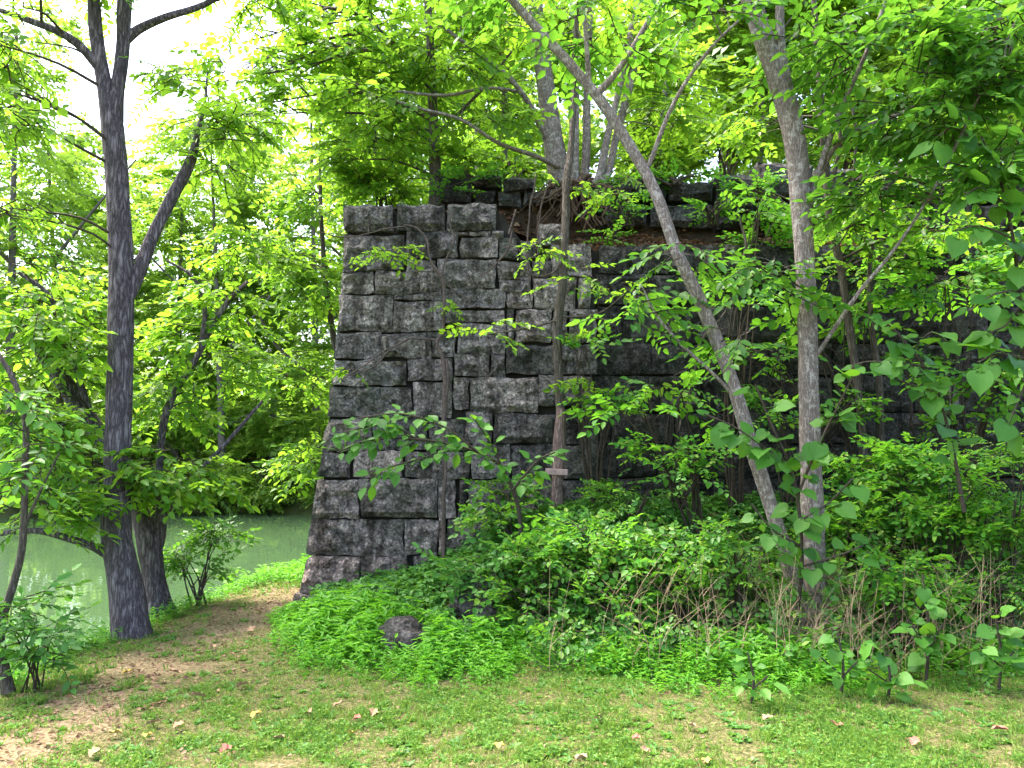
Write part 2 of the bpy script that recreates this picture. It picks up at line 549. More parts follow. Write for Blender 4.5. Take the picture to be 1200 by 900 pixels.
def on_face(u, v, back=0.0):
    a_, b_ = (u - 600.0) / F, (450.0 - v) / F
    d = np.array([a_, math.cos(PITCH) - b_ * math.sin(PITCH), math.sin(PITCH) + b_ * math.cos(PITCH)])
    t = (FACE0 + back + BATTER * CAM[2]) / (d[1] - BATTER * d[2])
    return CAM + d * t


def stone_mesh(c, depth, bulge=0.045, rough=0.02, seed=0.0, side=0):
    """c: four corners (bottom left, bottom right, top right, top left) on the face; rock-faced block running back from it"""
    c = [np.asarray(p, float) for p in c]
    w = np.linalg.norm(c[1] - c[0]); h = np.linalg.norm(c[3] - c[0])
    nx = int(np.clip(round(w / 0.062), 3, 13)); nzv = int(np.clip(round(h / 0.062), 2, 7))
    V, idx = [], {}
    nrm = np.cross(c[1] - c[0], c[3] - c[0]); nrm /= np.linalg.norm(nrm)
    if nrm[1] > 0: nrm = -nrm
    for j in range(nzv + 1):
        for i in range(nx + 1):
            s, t = i / nx, j / nzv
            p = (c[0] * (1 - s) + c[1] * s) * (1 - t) + (c[3] * (1 - s) + c[2] * s) * t
            e = min(1.0, min(s * w, (1 - s) * w, t * h, (1 - t) * h) / 0.045)
            edge = e < 1e-6
            d = bulge * e ** 0.6 + (0 if edge else rough * 2.0 * nz(p[0] * 6 + seed, p[2] * 6, seed) + rough * 1.3 * nz(p[0] * 14 + seed, p[2] * 14, seed + 5))
            if edge:
                d = rough * 0.7 * nz(p[0] * 9 + seed, p[2] * 9, seed + 3)
                jx = 0.024 * nz(p[0] * 7 + seed, p[2] * 7, seed + 8); jz = 0.024 * nz(p[0] * 7, p[2] * 7 + seed, seed + 18)
                p = p + np.array([jx, 0, jz])
            idx[i, j] = len(V); V.append(p + nrm * d)
    Fc = []
    for j in range(nzv):
        for i in range(nx):
            q = [idx[i, j], idx[i + 1, j], idx[i + 1, j + 1], idx[i, j + 1]]
            if (i + j + int(seed)) % 2:
                Fc += [(q[0], q[1], q[2]), (q[0], q[2], q[3])]
            else:
                Fc += [(q[0], q[1], q[3]), (q[1], q[2], q[3])]
    ring = [idx[i, 0] for i in range(nx)] + [idx[nx, j] for j in range(nzv)] + [idx[i, nzv] for i in range(nx, 0, -1)] + [idx[0, j] for j in range(nzv, 0, -1)]
    base = len(V)
    for k in ring:
        V.append(V[k] + np.array([0, depth, 0]))
    n = len(ring)
    for k in range(n):
        a_, b_ = k, (k + 1) % n
        Fc.append((ring[b_], ring[a_], base + a_, base + b_))
    Fc.append(tuple(base + k for k in range(n)))
    return V, Fc


wall = empty('stone_wall', (0, 9.0, 0.4))
tag(wall, 'tall dark dry-laid wall of big rough stone blocks with battered left corner', 'wall')
W0 = np.array([0, 9.0, 0.4])


def add_stone(u0, v0, u1, v1, tone=0.5, warm=0.0, back=0.0, depth=0.42, bulge=None, gap=0.35, jit=1.3, u0b=None):
    j = lambda: random.uniform(-jit, jit)
    ub = u0 if u0b is None else u0b
    g = gap
    pts = [(ub + g + j() * .6, v1 - g + j()), (u1 - g + j() * .6, v1 - g + j()), (u1 - g + j() * .6, v0 + g + j()), (u0 + g + j() * .6, v0 + g + j())]
    off = back + random.uniform(-0.022, 0.022)
    c = [on_face(u, v, off) for u, v in pts]
    bl = random.choice((.008, .015, .025, .04, .06)) if bulge is None else bulge
    V, Fc = stone_mesh(c, depth, bl, random.uniform(0.022, 0.05), random.uniform(0, 90))
    o = link('stone', mesh_py('stone', [v - W0 for v in V], Fc), wall, [STONE])
    o['tone'] = float(tone); o['warm'] = float(warm)
    return o


# the pier at the left, block by block: (left, top, right, bottom) in the photograph, tone, warmth
PIER = [
    (402, 241, 461, 271, .40, 0), (465, 240, 522, 270, .36, 0), (524, 239, 582, 271, .42, 0),
    (537, 272, 548, 277, .6, 0), (549, 271, 573, 277, .55, 0), (575, 270, 590, 277, .5, 0),
    (405, 276, 474, 317, .62, 0), (476, 271, 537, 303, .42, 0), (476, 304, 510, 318, .6, 0), (539, 278, 584, 303, .66, 0), (585, 279, 607, 303, .5, 0),
    (402, 318, 438, 344, .60, 0), (439, 318, 517, 344, .58, 0), (512, 304, 581, 337, .55, 0), (583, 305, 622, 328, .5, 0), (584, 329, 623, 342, .5, 0),
    (609, 281, 630, 304, .35, 0), (624, 305, 645, 325, .4, 0), (631, 262, 663, 287, .6, 0), (646, 287, 695, 323, .72, 0),
    (398, 345, 459, 388, .64, 0), (461, 344, 517, 352, .5, 0), (460, 353, 518, 388, .56, 0), (519, 338, 592, 362, .5, 0), (519, 363, 591, 378, .42, 0),
    (594, 343, 623, 362, .62, 0), (625, 326, 675, 362, .70, 0), (677, 326, 692, 362, .8, 0),
    (394, 389, 446, 421, .5, 0), (447, 389, 506, 420, .52, 0), (507, 389, 534, 419, .42, 0), (536, 379, 592, 414, .62, 0), (593, 363, 602, 404, .5, 0),
    (603, 363, 647, 402, .66, 0), (648, 363, 665, 402, .6, 0), (667, 363, 699, 402, .62, 0),
    (392, 422, 476, 452, .55, 0), (477, 421, 530, 447, .46, 0), (532, 415, 574, 441, .42, 0), (575, 415, 591, 441, .4, 0), (593, 404, 656, 438, .26, 0), (657, 404, 700, 438, .32, 0),
    (388, 453, 483, 489, .5, .1), (484, 448, 529, 489, .5, 0), (531, 442, 550, 480, .66, 0), (551, 442, 631, 483, .55, 0), (632, 440, 694, 476, .34, 0),
    (384, 490, 436, 529, .42, .2), (437, 490, 500, 527, .4, 0), (502, 490, 545, 528, .42, 0), (546, 482, 577, 520, .55, 0), (579, 484, 654, 520, .30, 0), (656, 478, 700, 520, .28, 0),
    (377, 530, 411, 560, .35, .4), (413, 528, 471, 560, .95, .45), (473, 529, 520, 560, .45, .2), (522, 530, 550, 561, .4, 0), (552, 521, 598, 561, .36, 0), (600, 521, 655, 561, .28, 0), (657, 522, 700, 561, .25, 0),
    (370, 561, 420, 608, .5, .35), (422, 561, 512, 607, .46, .25), (513, 561, 535, 608, .48, .2), (537, 562, 546, 607, .4, 0), (548, 562, 588, 607, .36, 0), (590, 562, 648, 604, .3, 0), (650, 562, 700, 604, .25, 0),
    (363, 609, 401, 651, .6, .8), (403, 609, 473, 651, .5, .3), (474, 609, 513, 651, .78, .1), (514, 607, 521, 651, .6, .7), (523, 609, 578, 651, .34, .1), (580, 606, 640, 648, .3, 0), (642, 606, 700, 648, .25, 0),
    (358, 652, 422, 698, .62, .9), (423, 652, 476, 700, .6, .5), (485, 652, 524, 700, .36, .1), (526, 652, 590, 700, .3, 0),
]
LEFT_EDGE = [(240, 403), (300, 404), (345, 398), (430, 391), (530, 377), (600, 366), (650, 359), (700, 352), (720, 350)]
for (u0, v0, u1, v1, tn, wm) in PIER:
    u0b = None
    if u0 < 410:     # corner stones follow the batter of the end
        u0 = float(np.interp(v0, [p[0] for p in LEFT_EDGE], [p[1] for p in LEFT_EDGE])) + random.uniform(-1.5, 1.5)
        u0b = float(np.interp(v1, [p[0] for p in LEFT_EDGE], [p[1] for p in LEFT_EDGE])) + random.uniform(-1.5, 1.5)
    add_stone(u0, v0, u1, v1, tn * 1.15 + .13 + random.uniform(-.14, .14), wm + random.uniform(0, .22), 0.0, 0.9 if u0 < 410 else 0.45, u0b=u0b,
              bulge=(0.07 if v0 < 242 else None))
# rough footing stones under the corner
for (u0, v0, u1, v1) in ((343, 697, 372, 716), (373, 700, 402, 716), (403, 702, 440, 718)):
    add_stone(u0, v0, u1, v1, .45, .7, -0.12, 0.5, 0.05)
# the main wall to the right stands a little further back
COURSE = [287, 321, 358, 402, 440, 483, 520, 560, 602, 645]
FIRST = {0: [702, 753, 869, 935], 1: [696, 766, 816, 872], 2: [701, 729, 801, 868], 3: [693, 764, 832], 4: [696, 760, 822], 5: [696, 716, 790], 6: [696, 770]}
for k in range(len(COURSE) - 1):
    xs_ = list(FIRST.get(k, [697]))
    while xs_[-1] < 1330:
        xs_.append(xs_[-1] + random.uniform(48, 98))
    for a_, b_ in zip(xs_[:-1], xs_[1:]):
        tn = random.uniform(.0, .22)  # darker than the pier: black staining, plus some shade painted into the tone
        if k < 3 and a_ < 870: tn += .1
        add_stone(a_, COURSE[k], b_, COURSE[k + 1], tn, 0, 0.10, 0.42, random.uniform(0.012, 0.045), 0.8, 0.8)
# one narrow pale slip of stone near the right end
add_stone(1113, 449, 1124, 486, .95, 0, 0.02, 0.3, 0.02)
# upper tier set back on the ledge
TB = 1.05
UP = [(516, 206, 552, 238), (554, 203, 588, 222), (556, 223, 580, 240), (589, 207, 628, 224), (582, 225, 612, 243), (613, 225, 645, 240),
      (700, 214, 742, 240), (744, 208, 782, 236), (702, 241, 760, 266), (783, 212, 836, 238), (838, 204, 884, 250), (762, 238, 836, 266), (838, 251, 900, 268)]
x_ = 888
while x_ < 1300:
    w_ = random.uniform(44, 86)
    m_ = random.uniform(226, 244)
    UP += [(x_, random.uniform(186, 204), x_ + w_, m_), (x_ - 8, m_ + 1, x_ + w_ * .55, 270), (x_ + w_ * .55 + 1, m_ + 2, x_ + w_ - 9, 268)]
    x_ += w_ + 1
for (u0, v0, u1, v1) in UP:
    add_stone(u0, v0, u1, v1, random.uniform(.15, .45), 0, TB - 0.05 + random.uniform(-.05, .05), 0.5, random.uniform(.05, .1), 1.2, 2.4)

# side stones of the left end (they close the corner seen from a step to the side)
for k in range(len(LEFT_EDGE) - 1):
    pass
zz = [0.0, 0.42, 0.84, 1.28, 1.6, 1.95, 2.3, 2.66, 3.05, 3.4, 3.75, 4.1, 4.36]
for k in range(len(zz) - 1):
    z0, z1 = zz[k] + .012, zz[k + 1] - .012
    y_ = 9.62 + random.uniform(-.05, .1)
    while y_ < 12.8:
        L = random.uniform(.6, 1.1)
        xo = lambda z: -2.26 + 0.105 * z + random.uniform(-.02, .02)
        c = [np.array([0, 0, z0]), np.array([L - .02, 0, z0]), np.array([L - .02, 0, z1]), np.array([0, 0, z1])]
        V, Fc = stone_mesh(c, 0.3, 0.04, 0.02, random.uniform(0, 90))
        V = [np.array([xo((z0 + z1) / 2) + v[1], y_ + L - v[0], v[2]]) for v in V]
        o = link('stone', mesh_py('stone', [v - W0 for v in V], Fc), wall, [STONE])
        o['tone'] = random.uniform(.35, .55); o['warm'] = 0.2
        y_ += L

# dark earth and rubble filling behind the face
def core_prism(pts_front, yb):
    n = len(pts_front)
    V = [np.array(p) for p in pts_front] + [np.array([p[0], yb, p[2]]) for p in pts_front]
    Fc = [tuple(range(n)), tuple(range(2 * n - 1, n - 1, -1))] + [((k + 1) % n, k, n + k, n + (k + 1) % n) for k in range(n)]
    return V, Fc
pf = [on_face(u, v, 0.085) for u, v in ((362, 740), (697, 740), (697, 330), (640, 292), (612, 284), (584, 248), (410, 248))]
V, Fc = core_prism(pf, 12.9)
link('rubble_core', mesh_py('rubble_core', [v - W0 for v in V], Fc), wall, [CORE])
pf = [on_face(u, v, 0.18) for u, v in ((694, 740), (1340, 740), (1340, 294), (694, 294))]
V, Fc = core_prism(pf, 9.9)
link('rubble_core', mesh_py('rubble_core', [v - W0 for v in V], Fc), wall, [CORE])
pf = [on_face(u, v, TB + 0.10) for u, v in ((690, 285), (1340, 285), (1340, 214), (690, 222))]
V, Fc = core_prism(pf, 10.7)
link('rubble_core', mesh_py('rubble_core', [v - W0 for v in V], Fc), wall, [CORE])


def boulder(name, loc, size, label, seed):
    import bmesh
    bm = bmesh.new()
    bmesh.ops.create_icosphere(bm, subdivisions=4, radius=1)
    for v in bm.verts:
        p = v.co.copy()
        q = Vector((abs(p.x) ** .75 * (1 if p.x > 0 else -1), abs(p.y) ** .75 * (1 if p.y > 0 else -1), abs(p.z) ** .75 * (1 if p.z > 0 else -1)))
        k = 1 + 0.28 * noise.noise(p * 1.3 + Vector((seed, 0, 0))) + 0.10 * noise.noise(p * 4 + Vector((0, seed, 0))) + 0.05 * noise.noise(p * 10)
        v.co = Vector((q.x * size[0] * k, q.y * size[1] * k, q.z * size[2] * k + size[2] * 0.55))
    me = bpy.data.meshes.new(name); bm.to_mesh(me); bm.free()
    o = link(name, me, None, [STONE]); o.location = loc
    o['tone'] = 0.38; o['warm'] = 0.2
    tag(o, label, 'boulder')


ROCKS = []
for (u, v, Y, s, lab) in ((473, 745, 6.6, (.22, .18, .17), 'small black mossy boulder half sunk in the bright grass before the wall'),
                          (556, 706, 7.35, (.24, .2, .22), 'grey boulder lying among creepers right of the small black boulder')):
    p = at(u, v, Y); ROCKS.append((p[0], Y))
    boulder('boulder', (p[0], Y, gz(p[0], Y) - .04), s, lab, u * .1)


# ------------------------------------------------------------------ leaves and sprays
def leaf6(L=1.0, w=0.5, fold=0.12, droop=0.15):
    V = np.array([[0, 0, 0], [.28, .46 * w, fold * w], [.66, .40 * w, fold * w - .4 * droop], [1, 0, -droop], [.66, -.40 * w, fold * w - .4 * droop], [.28, -.46 * w, fold * w]]) * L
    return V, np.array([[0, 3, 2, 1], [0, 5, 4, 3]])


def leaf4(L=1.0, w=0.55, fold=0.0, droop=0.1):
    V = np.array([[0, 0, 0], [.5, .5 * w, 0.06], [1, 0, -droop], [.45, -.5 * w, 0.06]]) * L
    return V, np.array([[0, 3, 2, 1]])


def rot(axis, a_):
    c, s = math.cos(a_), math.sin(a_)
    if axis == 'x': return np.array([[1, 0, 0], [0, c, -s], [0, s, c]])
    if axis == 'y': return np.array([[c, 0, s], [0, 1, 0], [-s, 0, c]])
    return np.array([[c, -s, 0], [s, c, 0], [0, 0, 1]])


def spray(nleaf, length, leaf, size, w, droop=0.25, spread=60, twig=True, wild=20, r=None):
    """a leafy twig along +x: leaves alternate to both sides and lie roughly flat"""
    r = r or random
    Vs, Qs, ids, mats, o = [], [], [], [], 0
    def axis(t):
        return np.array([t * length, 0.06 * length * math.sin(t * 3), -droop * length * t * t])
    for k in range(nleaf):
        t = 0.12 + 0.88 * (k + .5) / nleaf
        sgn = 1 if k % 2 else -1
        if k == nleaf - 1: sgn = 0
        V, Q = leaf(size * r.uniform(.7, 1.15), w * r.uniform(.85, 1.15))
        M = rot('z', R(sgn * r.uniform(spread * .6, spread * 1.2))) @ rot('y', R(r.uniform(-10, 35))) @ rot('x', R(r.uniform(-wild, wild)))
        Vs.append(V @ M.T + axis(t)); Qs.append(Q + o); o += len(V)
        ids += [k] * len(Q); mats += [0] * len(Q)
    if twig:
        P = np.array([axis(t) for t in (0, .5, 1)])
        V, Q = tube(P, [0.012 * length + .0012, 0.008 * length + .001, 0.002 * length + .0005], 3)
        Vs.append(V); Qs.append(Q + o); ids += [nleaf] * len(Q); mats += [1] * len(Q)
    return np.vstack(Vs), np.vstack(Qs), np.array(ids), np.array(mats)


def rand_rot(n, az=None, tilt=25, pitch=(-25, 25)):
    """rotations: yaw az, pitch of the twig, roll"""
    az = rng.uniform(0, 2 * math.pi, n) if az is None else az
    pt = np.radians(rng.uniform(pitch[0], pitch[1], n)); rl = np.radians(rng.normal(0, tilt, n))
    ca, sa, cp, sp, cr, sr = np.cos(az), np.sin(az), np.cos(pt), np.sin(pt), np.cos(rl), np.sin(rl)
    Z = np.zeros(n); O = np.ones(n)
    Rz = np.stack([np.stack([ca, -sa, Z], -1), np.stack([sa, ca, Z], -1), np.stack([Z, Z, O], -1)], 1)
    Ry = np.stack([np.stack([cp, Z, -sp], -1), np.stack([Z, O, Z], -1), np.stack([sp, Z, cp], -1)], 1)
    Rx = np.stack([np.stack([O, Z, Z], -1), np.stack([Z, cr, -sr], -1), np.stack([Z, sr, cr], -1)], 1)
    return Rz @ Ry @ Rx


def scatter(name, templates, T, Rm, S, base, parent, mats, toneshift=None):
    """one mesh holding copies of the templates at T with rotation Rm and size S"""
    Vs, Qs, rn, mt, o = [], [], [], [], 0
    which = rng.integers(0, len(templates), len(T))
    for k, (tv, tq, ti, tm) in enumerate(templates):
        sel = np.where(which == k)[0]
        n = len(sel)
        if not n: continue
        V = np.einsum('nij,vj->nvi', Rm[sel], tv) * S[sel][:, None, None] + (T[sel] - base)[:, None, :]
        Qn = tq[None] + (np.arange(n) * len(tv))[:, None, None] + o
        r = rng.uniform(0, 1, (n, ti.max() + 1)) * 0.62 + rng.uniform(0, .38, (n, 1))
        if toneshift is not None:
            r = np.clip(r + toneshift[sel][:, None], 0, 1)
        rn.append(r[:, ti].ravel()); mt.append(np.tile(tm, n))
        Vs.append(V.reshape(-1, 3)); Qs.append(Qn.reshape(-1, 4)); o += n * len(tv)
    me = mesh_quads(name, np.vstack(Vs), np.vstack(Qs), np.concatenate(rn), np.concatenate(mt))
    ob = link(name, me, parent, mats)
    ob['kind'] = 'stuff'
    return ob


rr = random.Random(3)
SPR_FAR = [spray(16, 1.15, leaf4, .26, .62, .25, 65, False, 30, rr) for _ in range(5)]
SPR_MID = [spray(15, .80, leaf4, .155, .6, .3, 62, True, 26, rr) for _ in range(5)]
SPR_NEAR = [spray(11, .46, leaf6, .105, .62, .3, 60, True, 22, rr) for _ in range(6)]
SPR_PIN = [spray(17, .42, leaf6, .085, .34, .35, 70, True, 12, rr) for _ in range(4)]
SPR_SHRUB = [spray(9, .30, leaf6, .075, .62, .25, 60, True, 25, rr) for _ in range(6)]
SPR_SMALL = [spray(13, .26, leaf6, .042, .62, .3, 60, True, 28, rr) for _ in range(5)]


def blob_points(blobs, hollow=0.55, mul=1.0):
    """blobs: (u, v, Y, ru, rv, dY, n) -> points and outward yaw"""
    T, A = [], []
    for (u, v, Y, ru, rv, dY, n) in blobs:
        n = max(3, int(n * mul))
        c = at(u, v, Y); k = Y / F
        d = rng.normal(0, 1, (n, 3)); d /= np.linalg.norm(d, axis=1)[:, None]
        rad = hollow + (1 - hollow) * rng.uniform(0, 1, n) ** .6
        rad *= rng.uniform(.75, 1.12, n)
        inner = rng.uniform(0, 1, n) < .35
        rad = np.where(inner, rng.uniform(0, .7, n), rad)
        off = d * rad[:, None] * np.array([ru * k, dY, rv * k])
        # clumps: pull points together so that gaps open between them
        m = max(3, n // 22)
        cl = d[rng.integers(0, n, m)] * rng.uniform(.3, 1.05, (m, 1)) * np.array([ru * k, dY, rv * k])
        near = np.argmin(((off[:, None, :] - cl[None]) ** 2).sum(-1), 1)
        off = off * .62 + cl[near] * .38
        T.append(c + off); A.append(np.arctan2(off[:, 1], off[:, 0]) + rng.normal(0, .8, n))
    return np.vstack(T), np.concatenate(A)


def limb_world(L):
    P = np.array([at(u, v, Y) for (u, v, Y, w) in L]); r = np.array([w * .5 * Y / F for (u, v, Y, w) in L])
    PR = smooth_path(np.column_stack([P, r]), 5)
    return PR[:, :3], np.maximum(PR[:, 3], .002)


def make_tree(name, label, cat, limbs, blobs, bark, leafmat, sprays, sides=10, nbranch=3, smin=.75, smax=1.2, group=None,
              part='crown', flare=.5, pitch=(-30, 20), thin=1.0, tilt=25, bump=.12, mul=1.0, bark0=None):
    """limbs[0] is the trunk; the rest are its branches. Every limb is a mesh of its own, the twigs and the leaves one mesh each"""
    LW = [limb_world(L) for L in limbs]
    base = LW[0][0][0].copy()
    root = empty(name, base)
    tag(root, label, cat, group)
    for k, (P, r) in enumerate(LW):
        sd_ = sides if k == 0 else max(5, sides - 3)
        V, Q = tube(P - base, r, sd_, bump, random.uniform(0, 50), flare if k == 0 else None)
        link('trunk' if k == 0 else 'branch', mesh_quads('limb', V, Q), root, [(bark0 or bark) if k == 0 else bark], True)
    if not blobs:
        return root
    T, A = blob_points(blobs, .55, mul)
    # thin branches from the limbs to the leaf clumps
    allP = np.vstack([P for P, r in LW]); allr = np.concatenate([r for P, r in LW])
    tw = []
    for (u, v, Y, ru, rv, dY, n) in blobs:
        c = at(u, v, Y); k = Y / F
        nb = nbranch if n > 25 else max(1, nbranch - 1)
        for b_ in range(nb):
            e = c + np.array([random.uniform(-.7, .7) * ru * k, random.uniform(-.6, .6) * dY, random.uniform(-.6, .6) * rv * k])
            dd = ((allP - e) ** 2 * np.array([1, 1, 1.0])).sum(1) + np.maximum(allP[:, 2] - e[2] + .2, 0) ** 2 * 2
            s = allP[np.argmin(dd)]
            d = np.linalg.norm(e - s)
            if d < .1: continue
            mid1 = s + (e - s) * .35 + np.array([random.uniform(-.08, .08) * d, random.uniform(-.08, .08) * d, .10 * d])
            mid2 = s + (e - s) * .7 + np.array([random.uniform(-.09, .09) * d, random.uniform(-.09, .09) * d, .07 * d])
            P = smooth_path(np.array([s, mid1, mid2, e]), 3)
            r0 = min(.012 * d + .004, .035) * thin
            tw.append(tube(P - base, np.linspace(r0, r0 * .25, len(P)), 4))
            for _ in range(2):
                q = P[random.randint(len(P) // 2, len(P) - 2)]
                e2 = q + (e - s) * random.uniform(.2, .4) + np.array([random.uniform(-.3, .3), random.uniform(-.3, .3), random.uniform(-.2, .25)]) * d * .5
                tw.append(tube(smooth_path(np.array([q, (q + e2) / 2 + np.array([0, 0, .04 * d]), e2]), 2) - base, np.linspace(r0 * .5, r0 * .15, 5), 3))
    if tw:
        V, Q = merge(tw)
        o = link('twigs', mesh_quads('twigs', V, Q), root, [bark if bark is not BARK_DARK else TWIG], True)
        o['kind'] = 'stuff'
    Rm = rand_rot(len(T), A, tilt, pitch)
    scatter(part, sprays, T, Rm, rng.uniform(smin, smax, len(T)), base, root, [leafmat, TWIG])
    return root


# ------------------------------------------------------------------ trees on the river bank (left)
make_tree('forked_tree', 'tall dark furrowed tree on the river bank forking high into two stems', 'tree', [
    [(158, 775, 7.4, 50), (154, 738, 7.4, 42), (149, 700, 7.4, 38), (142, 660, 7.4, 35), (136, 610, 7.4, 32), (139, 500, 7.4, 29), (141, 400, 7.4, 28), (142, 300, 7.4, 28), (137, 210, 7.4, 26), (132, 150, 7.4, 26), (124, 105, 7.4, 19), (113, 45, 7.4, 16), (110, 0, 7.4, 15), (100, -130, 7.4, 12), (85, -260, 7.3, 7)],
    [(133, 150, 7.4, 20), (138, 105, 7.42, 17), (144, 55, 7.45, 16), (146, 0, 7.45, 17), (156, -130, 7.5, 13), (180, -250, 7.6, 7)],
    [(148, 352, 7.4, 16), (160, 325, 7.45, 16), (180, 275, 7.55, 15), (203, 228, 7.65, 14), (223, 190, 7.7, 12), (232, 155, 7.8, 7), (240, 120, 7.9, 4), (243, 85, 8.0, 2)],
    [(118, 82, 7.4, 12), (95, 55, 7.3, 11), (70, 38, 7.2, 9), (34, 24, 7.1, 8), (0, 12, 7.0, 6), (-60, -10, 6.9, 4)],
    [(145, 48, 7.45, 13), (165, 33, 7.5, 11), (195, 20, 7.5, 9), (240, 5, 7.6, 7), (290, -25, 7.7, 5)],
    [(132, 655, 7.4, 10), (110, 641, 7.3, 9), (80, 631, 7.2, 8), (40, 622, 7.1, 7), (-20, 628, 7.0, 5)],
], [(5, 50, 6.6, 60, 60, .5, 30), (5, 125, 6.4, 55, 50, .4, 26), (60, -60, 6.8, 90, 40, .6, 26), (235, 110, 7.9, 50, 45, .5, 30), (265, 160, 7.9, 60, 50, .5, 36),
    (290, -30, 7.8, 90, 50, .7, 50), (120, -200, 7.4, 170, 110, 1.2, 120), (35, 590, 6.9, 60, 35, .4, 26), (5, 250, 6.5, 40, 70, .5, 18)],
    BARK_DARK, LEAF_SUN, SPR_PIN + SPR_NEAR[:2], 16, 3, .8, 1.25, flare=.12, bump=.10, mul=1.6)

make_tree('leaning_tree', 'dark twin-stemmed tree behind the forked tree, one stem leaning far left', 'tree', [
    [(192, 752, 8.3, 46), (189, 725, 8.3, 36), (183, 700, 8.3, 28), (179, 662, 8.3, 25), (174, 630, 8.3, 27), (160, 590, 8.3, 22), (138, 545, 8.2, 21), (108, 498, 8.2, 21), (70, 440, 8.1, 20), (25, 375, 8.0, 19), (-25, 310, 8.0, 17), (-90, 230, 8.0, 14)],
    [(180, 650, 8.3, 18), (188, 620, 8.3, 14), (188, 580, 8.3, 10), (187, 545, 8.3, 8), (196, 480, 8.2, 9), (230, 420, 8.4, 7), (262, 360, 8.6, 6), (290, 330, 8.8, 4)],
    [(190, 612, 8.05, 8), (215, 570, 8.1, 6), (255, 530, 8.2, 5), (308, 470, 8.3, 4)],
    [(235, 410, 8.4, 6), (240, 360, 8.4, 5), (226, 325, 8.4, 4), (195, 305, 8.4, 3)],
    [(110, 500, 8.0, 9), (85, 420, 7.9, 7), (60, 350, 7.8, 6), (20, 318, 7.7, 4)],
], [(60, 400, 7.6, 80, 80, .7, 70), (30, 500, 7.3, 60, 60, .5, 46), (100, 560, 7.3, 60, 36, .35, 30), (205, 545, 7.8, 50, 50, .5, 42), (255, 400, 8.6, 70, 70, .6, 56), (280, 320, 8.8, 60, 60, .6, 44),
    (210, 470, 8.6, 50, 50, .6, 36), (190, 570, 7.9, 40, 30, .35, 22), (50, 330, 7.6, 60, 50, .6, 40)],
    BARK_DARK, LEAF_SUN, SPR_NEAR, 12, 4, .7, 1.1, flare=.25, bump=.14, mul=1.9)

make_tree('bank_sapling', 'thin crooked sapling rising at the left edge by the water', 'sapling', [
    [(10, 812, 5.5, 11), (2, 770, 5.5, 11), (0, 735, 5.5, 10), (14, 690, 5.5, 9), (26, 640, 5.5, 8), (29, 570, 5.5, 8), (30, 500, 5.5, 7), (18, 450, 5.5, 6), (-5, 410, 5.5, 5)],
    [(27, 620, 5.5, 5), (50, 570, 5.5, 3), (70, 530, 5.5, 2)],
], [(40, 530, 5.4, 40, 40, .3, 11), (0, 480, 5.4, 40, 50, .3, 12), (10, 560, 5.3, 40, 30, .3, 9)], BARK_MID, LEAF_MID, SPR_NEAR, 8, 2, .7, 1.0, flare=.3)


def make_shrub(name, label, u, v, Y, stems, blobs, leafmat, sprays, cat='shrub', h=None, smin=.75, smax=1.15, stemmat=None, w=3.2, pitch=(-20, 45), mul=1.6):
    """several thin stems from one foot, then leaf sprays"""
    b = at(u, v, Y)
    base = np.array([b[0], Y, gz(b[0], Y) if Y < 9.1 and v > 300 else b[2]])
    root = empty(name, base)
    tag(root, label, cat)
    T, A = blob_points(blobs, .35, mul)
    tw = []
    for k in range(stems):
        e = T[rng.integers(0, len(T))]
        s = base + np.array([random.uniform(-.08, .08), random.uniform(-.06, .06), -.03])
        d = np.linalg.norm(e - s)
        m1 = s + (e - s) * .4 + np.array([random.uniform(-.06, .06), random.uniform(-.06, .06), .12]) * d
        P = smooth_path(np.array([s, m1, e]), 4)
        r0 = w * .5 * Y / F
        tw.append(tube(P - base, np.linspace(r0, r0 * .3, len(P)), 4))
        for q in range(2):
            p0 = P[random.randint(3, len(P) - 2)]
            e2 = T[np.argmin(((T - p0) ** 2).sum(1) + rng.uniform(0, .15, len(T)))]
            tw.append(tube(smooth_path(np.array([p0, (p0 + e2) / 2 + np.array([0, 0, .04]), e2]), 2) - base, np.linspace(r0 * .6, r0 * .2, 5), 3))
    V, Q = merge(tw)
    link('stems', mesh_quads('stems', V, Q), root, [stemmat or TWIG], True)['kind'] = 'stuff'
    scatter('foliage', sprays, T, rand_rot(len(T), A, 25, pitch), rng.uniform(smin, smax, len(T)), base, root, [leafmat, TWIG])
    return root


make_shrub('waterside_shrub', 'young upright shrub with dark oval leaves at the water between tree and wall', 232, 712, 8.6, 9,
           [(228, 660, 8.7, 36, 36, .3, 30), (245, 625, 8.7, 30, 18, .25, 14), (205, 650, 8.7, 18, 22, .2, 10), (262, 632, 8.8, 20, 12, .2, 8)], LEAF_MID, SPR_SHRUB)
make_shrub('bank_weed', 'low leafy weed hanging over the water at the lower left edge', 40, 800, 5.6, 8,
           [(40, 745, 5.5, 45, 34, .25, 22), (15, 715, 5.4, 30, 20, .2, 10), (62, 770, 5.6, 26, 18, .2, 10)], LEAF_IVY, SPR_SHRUB)

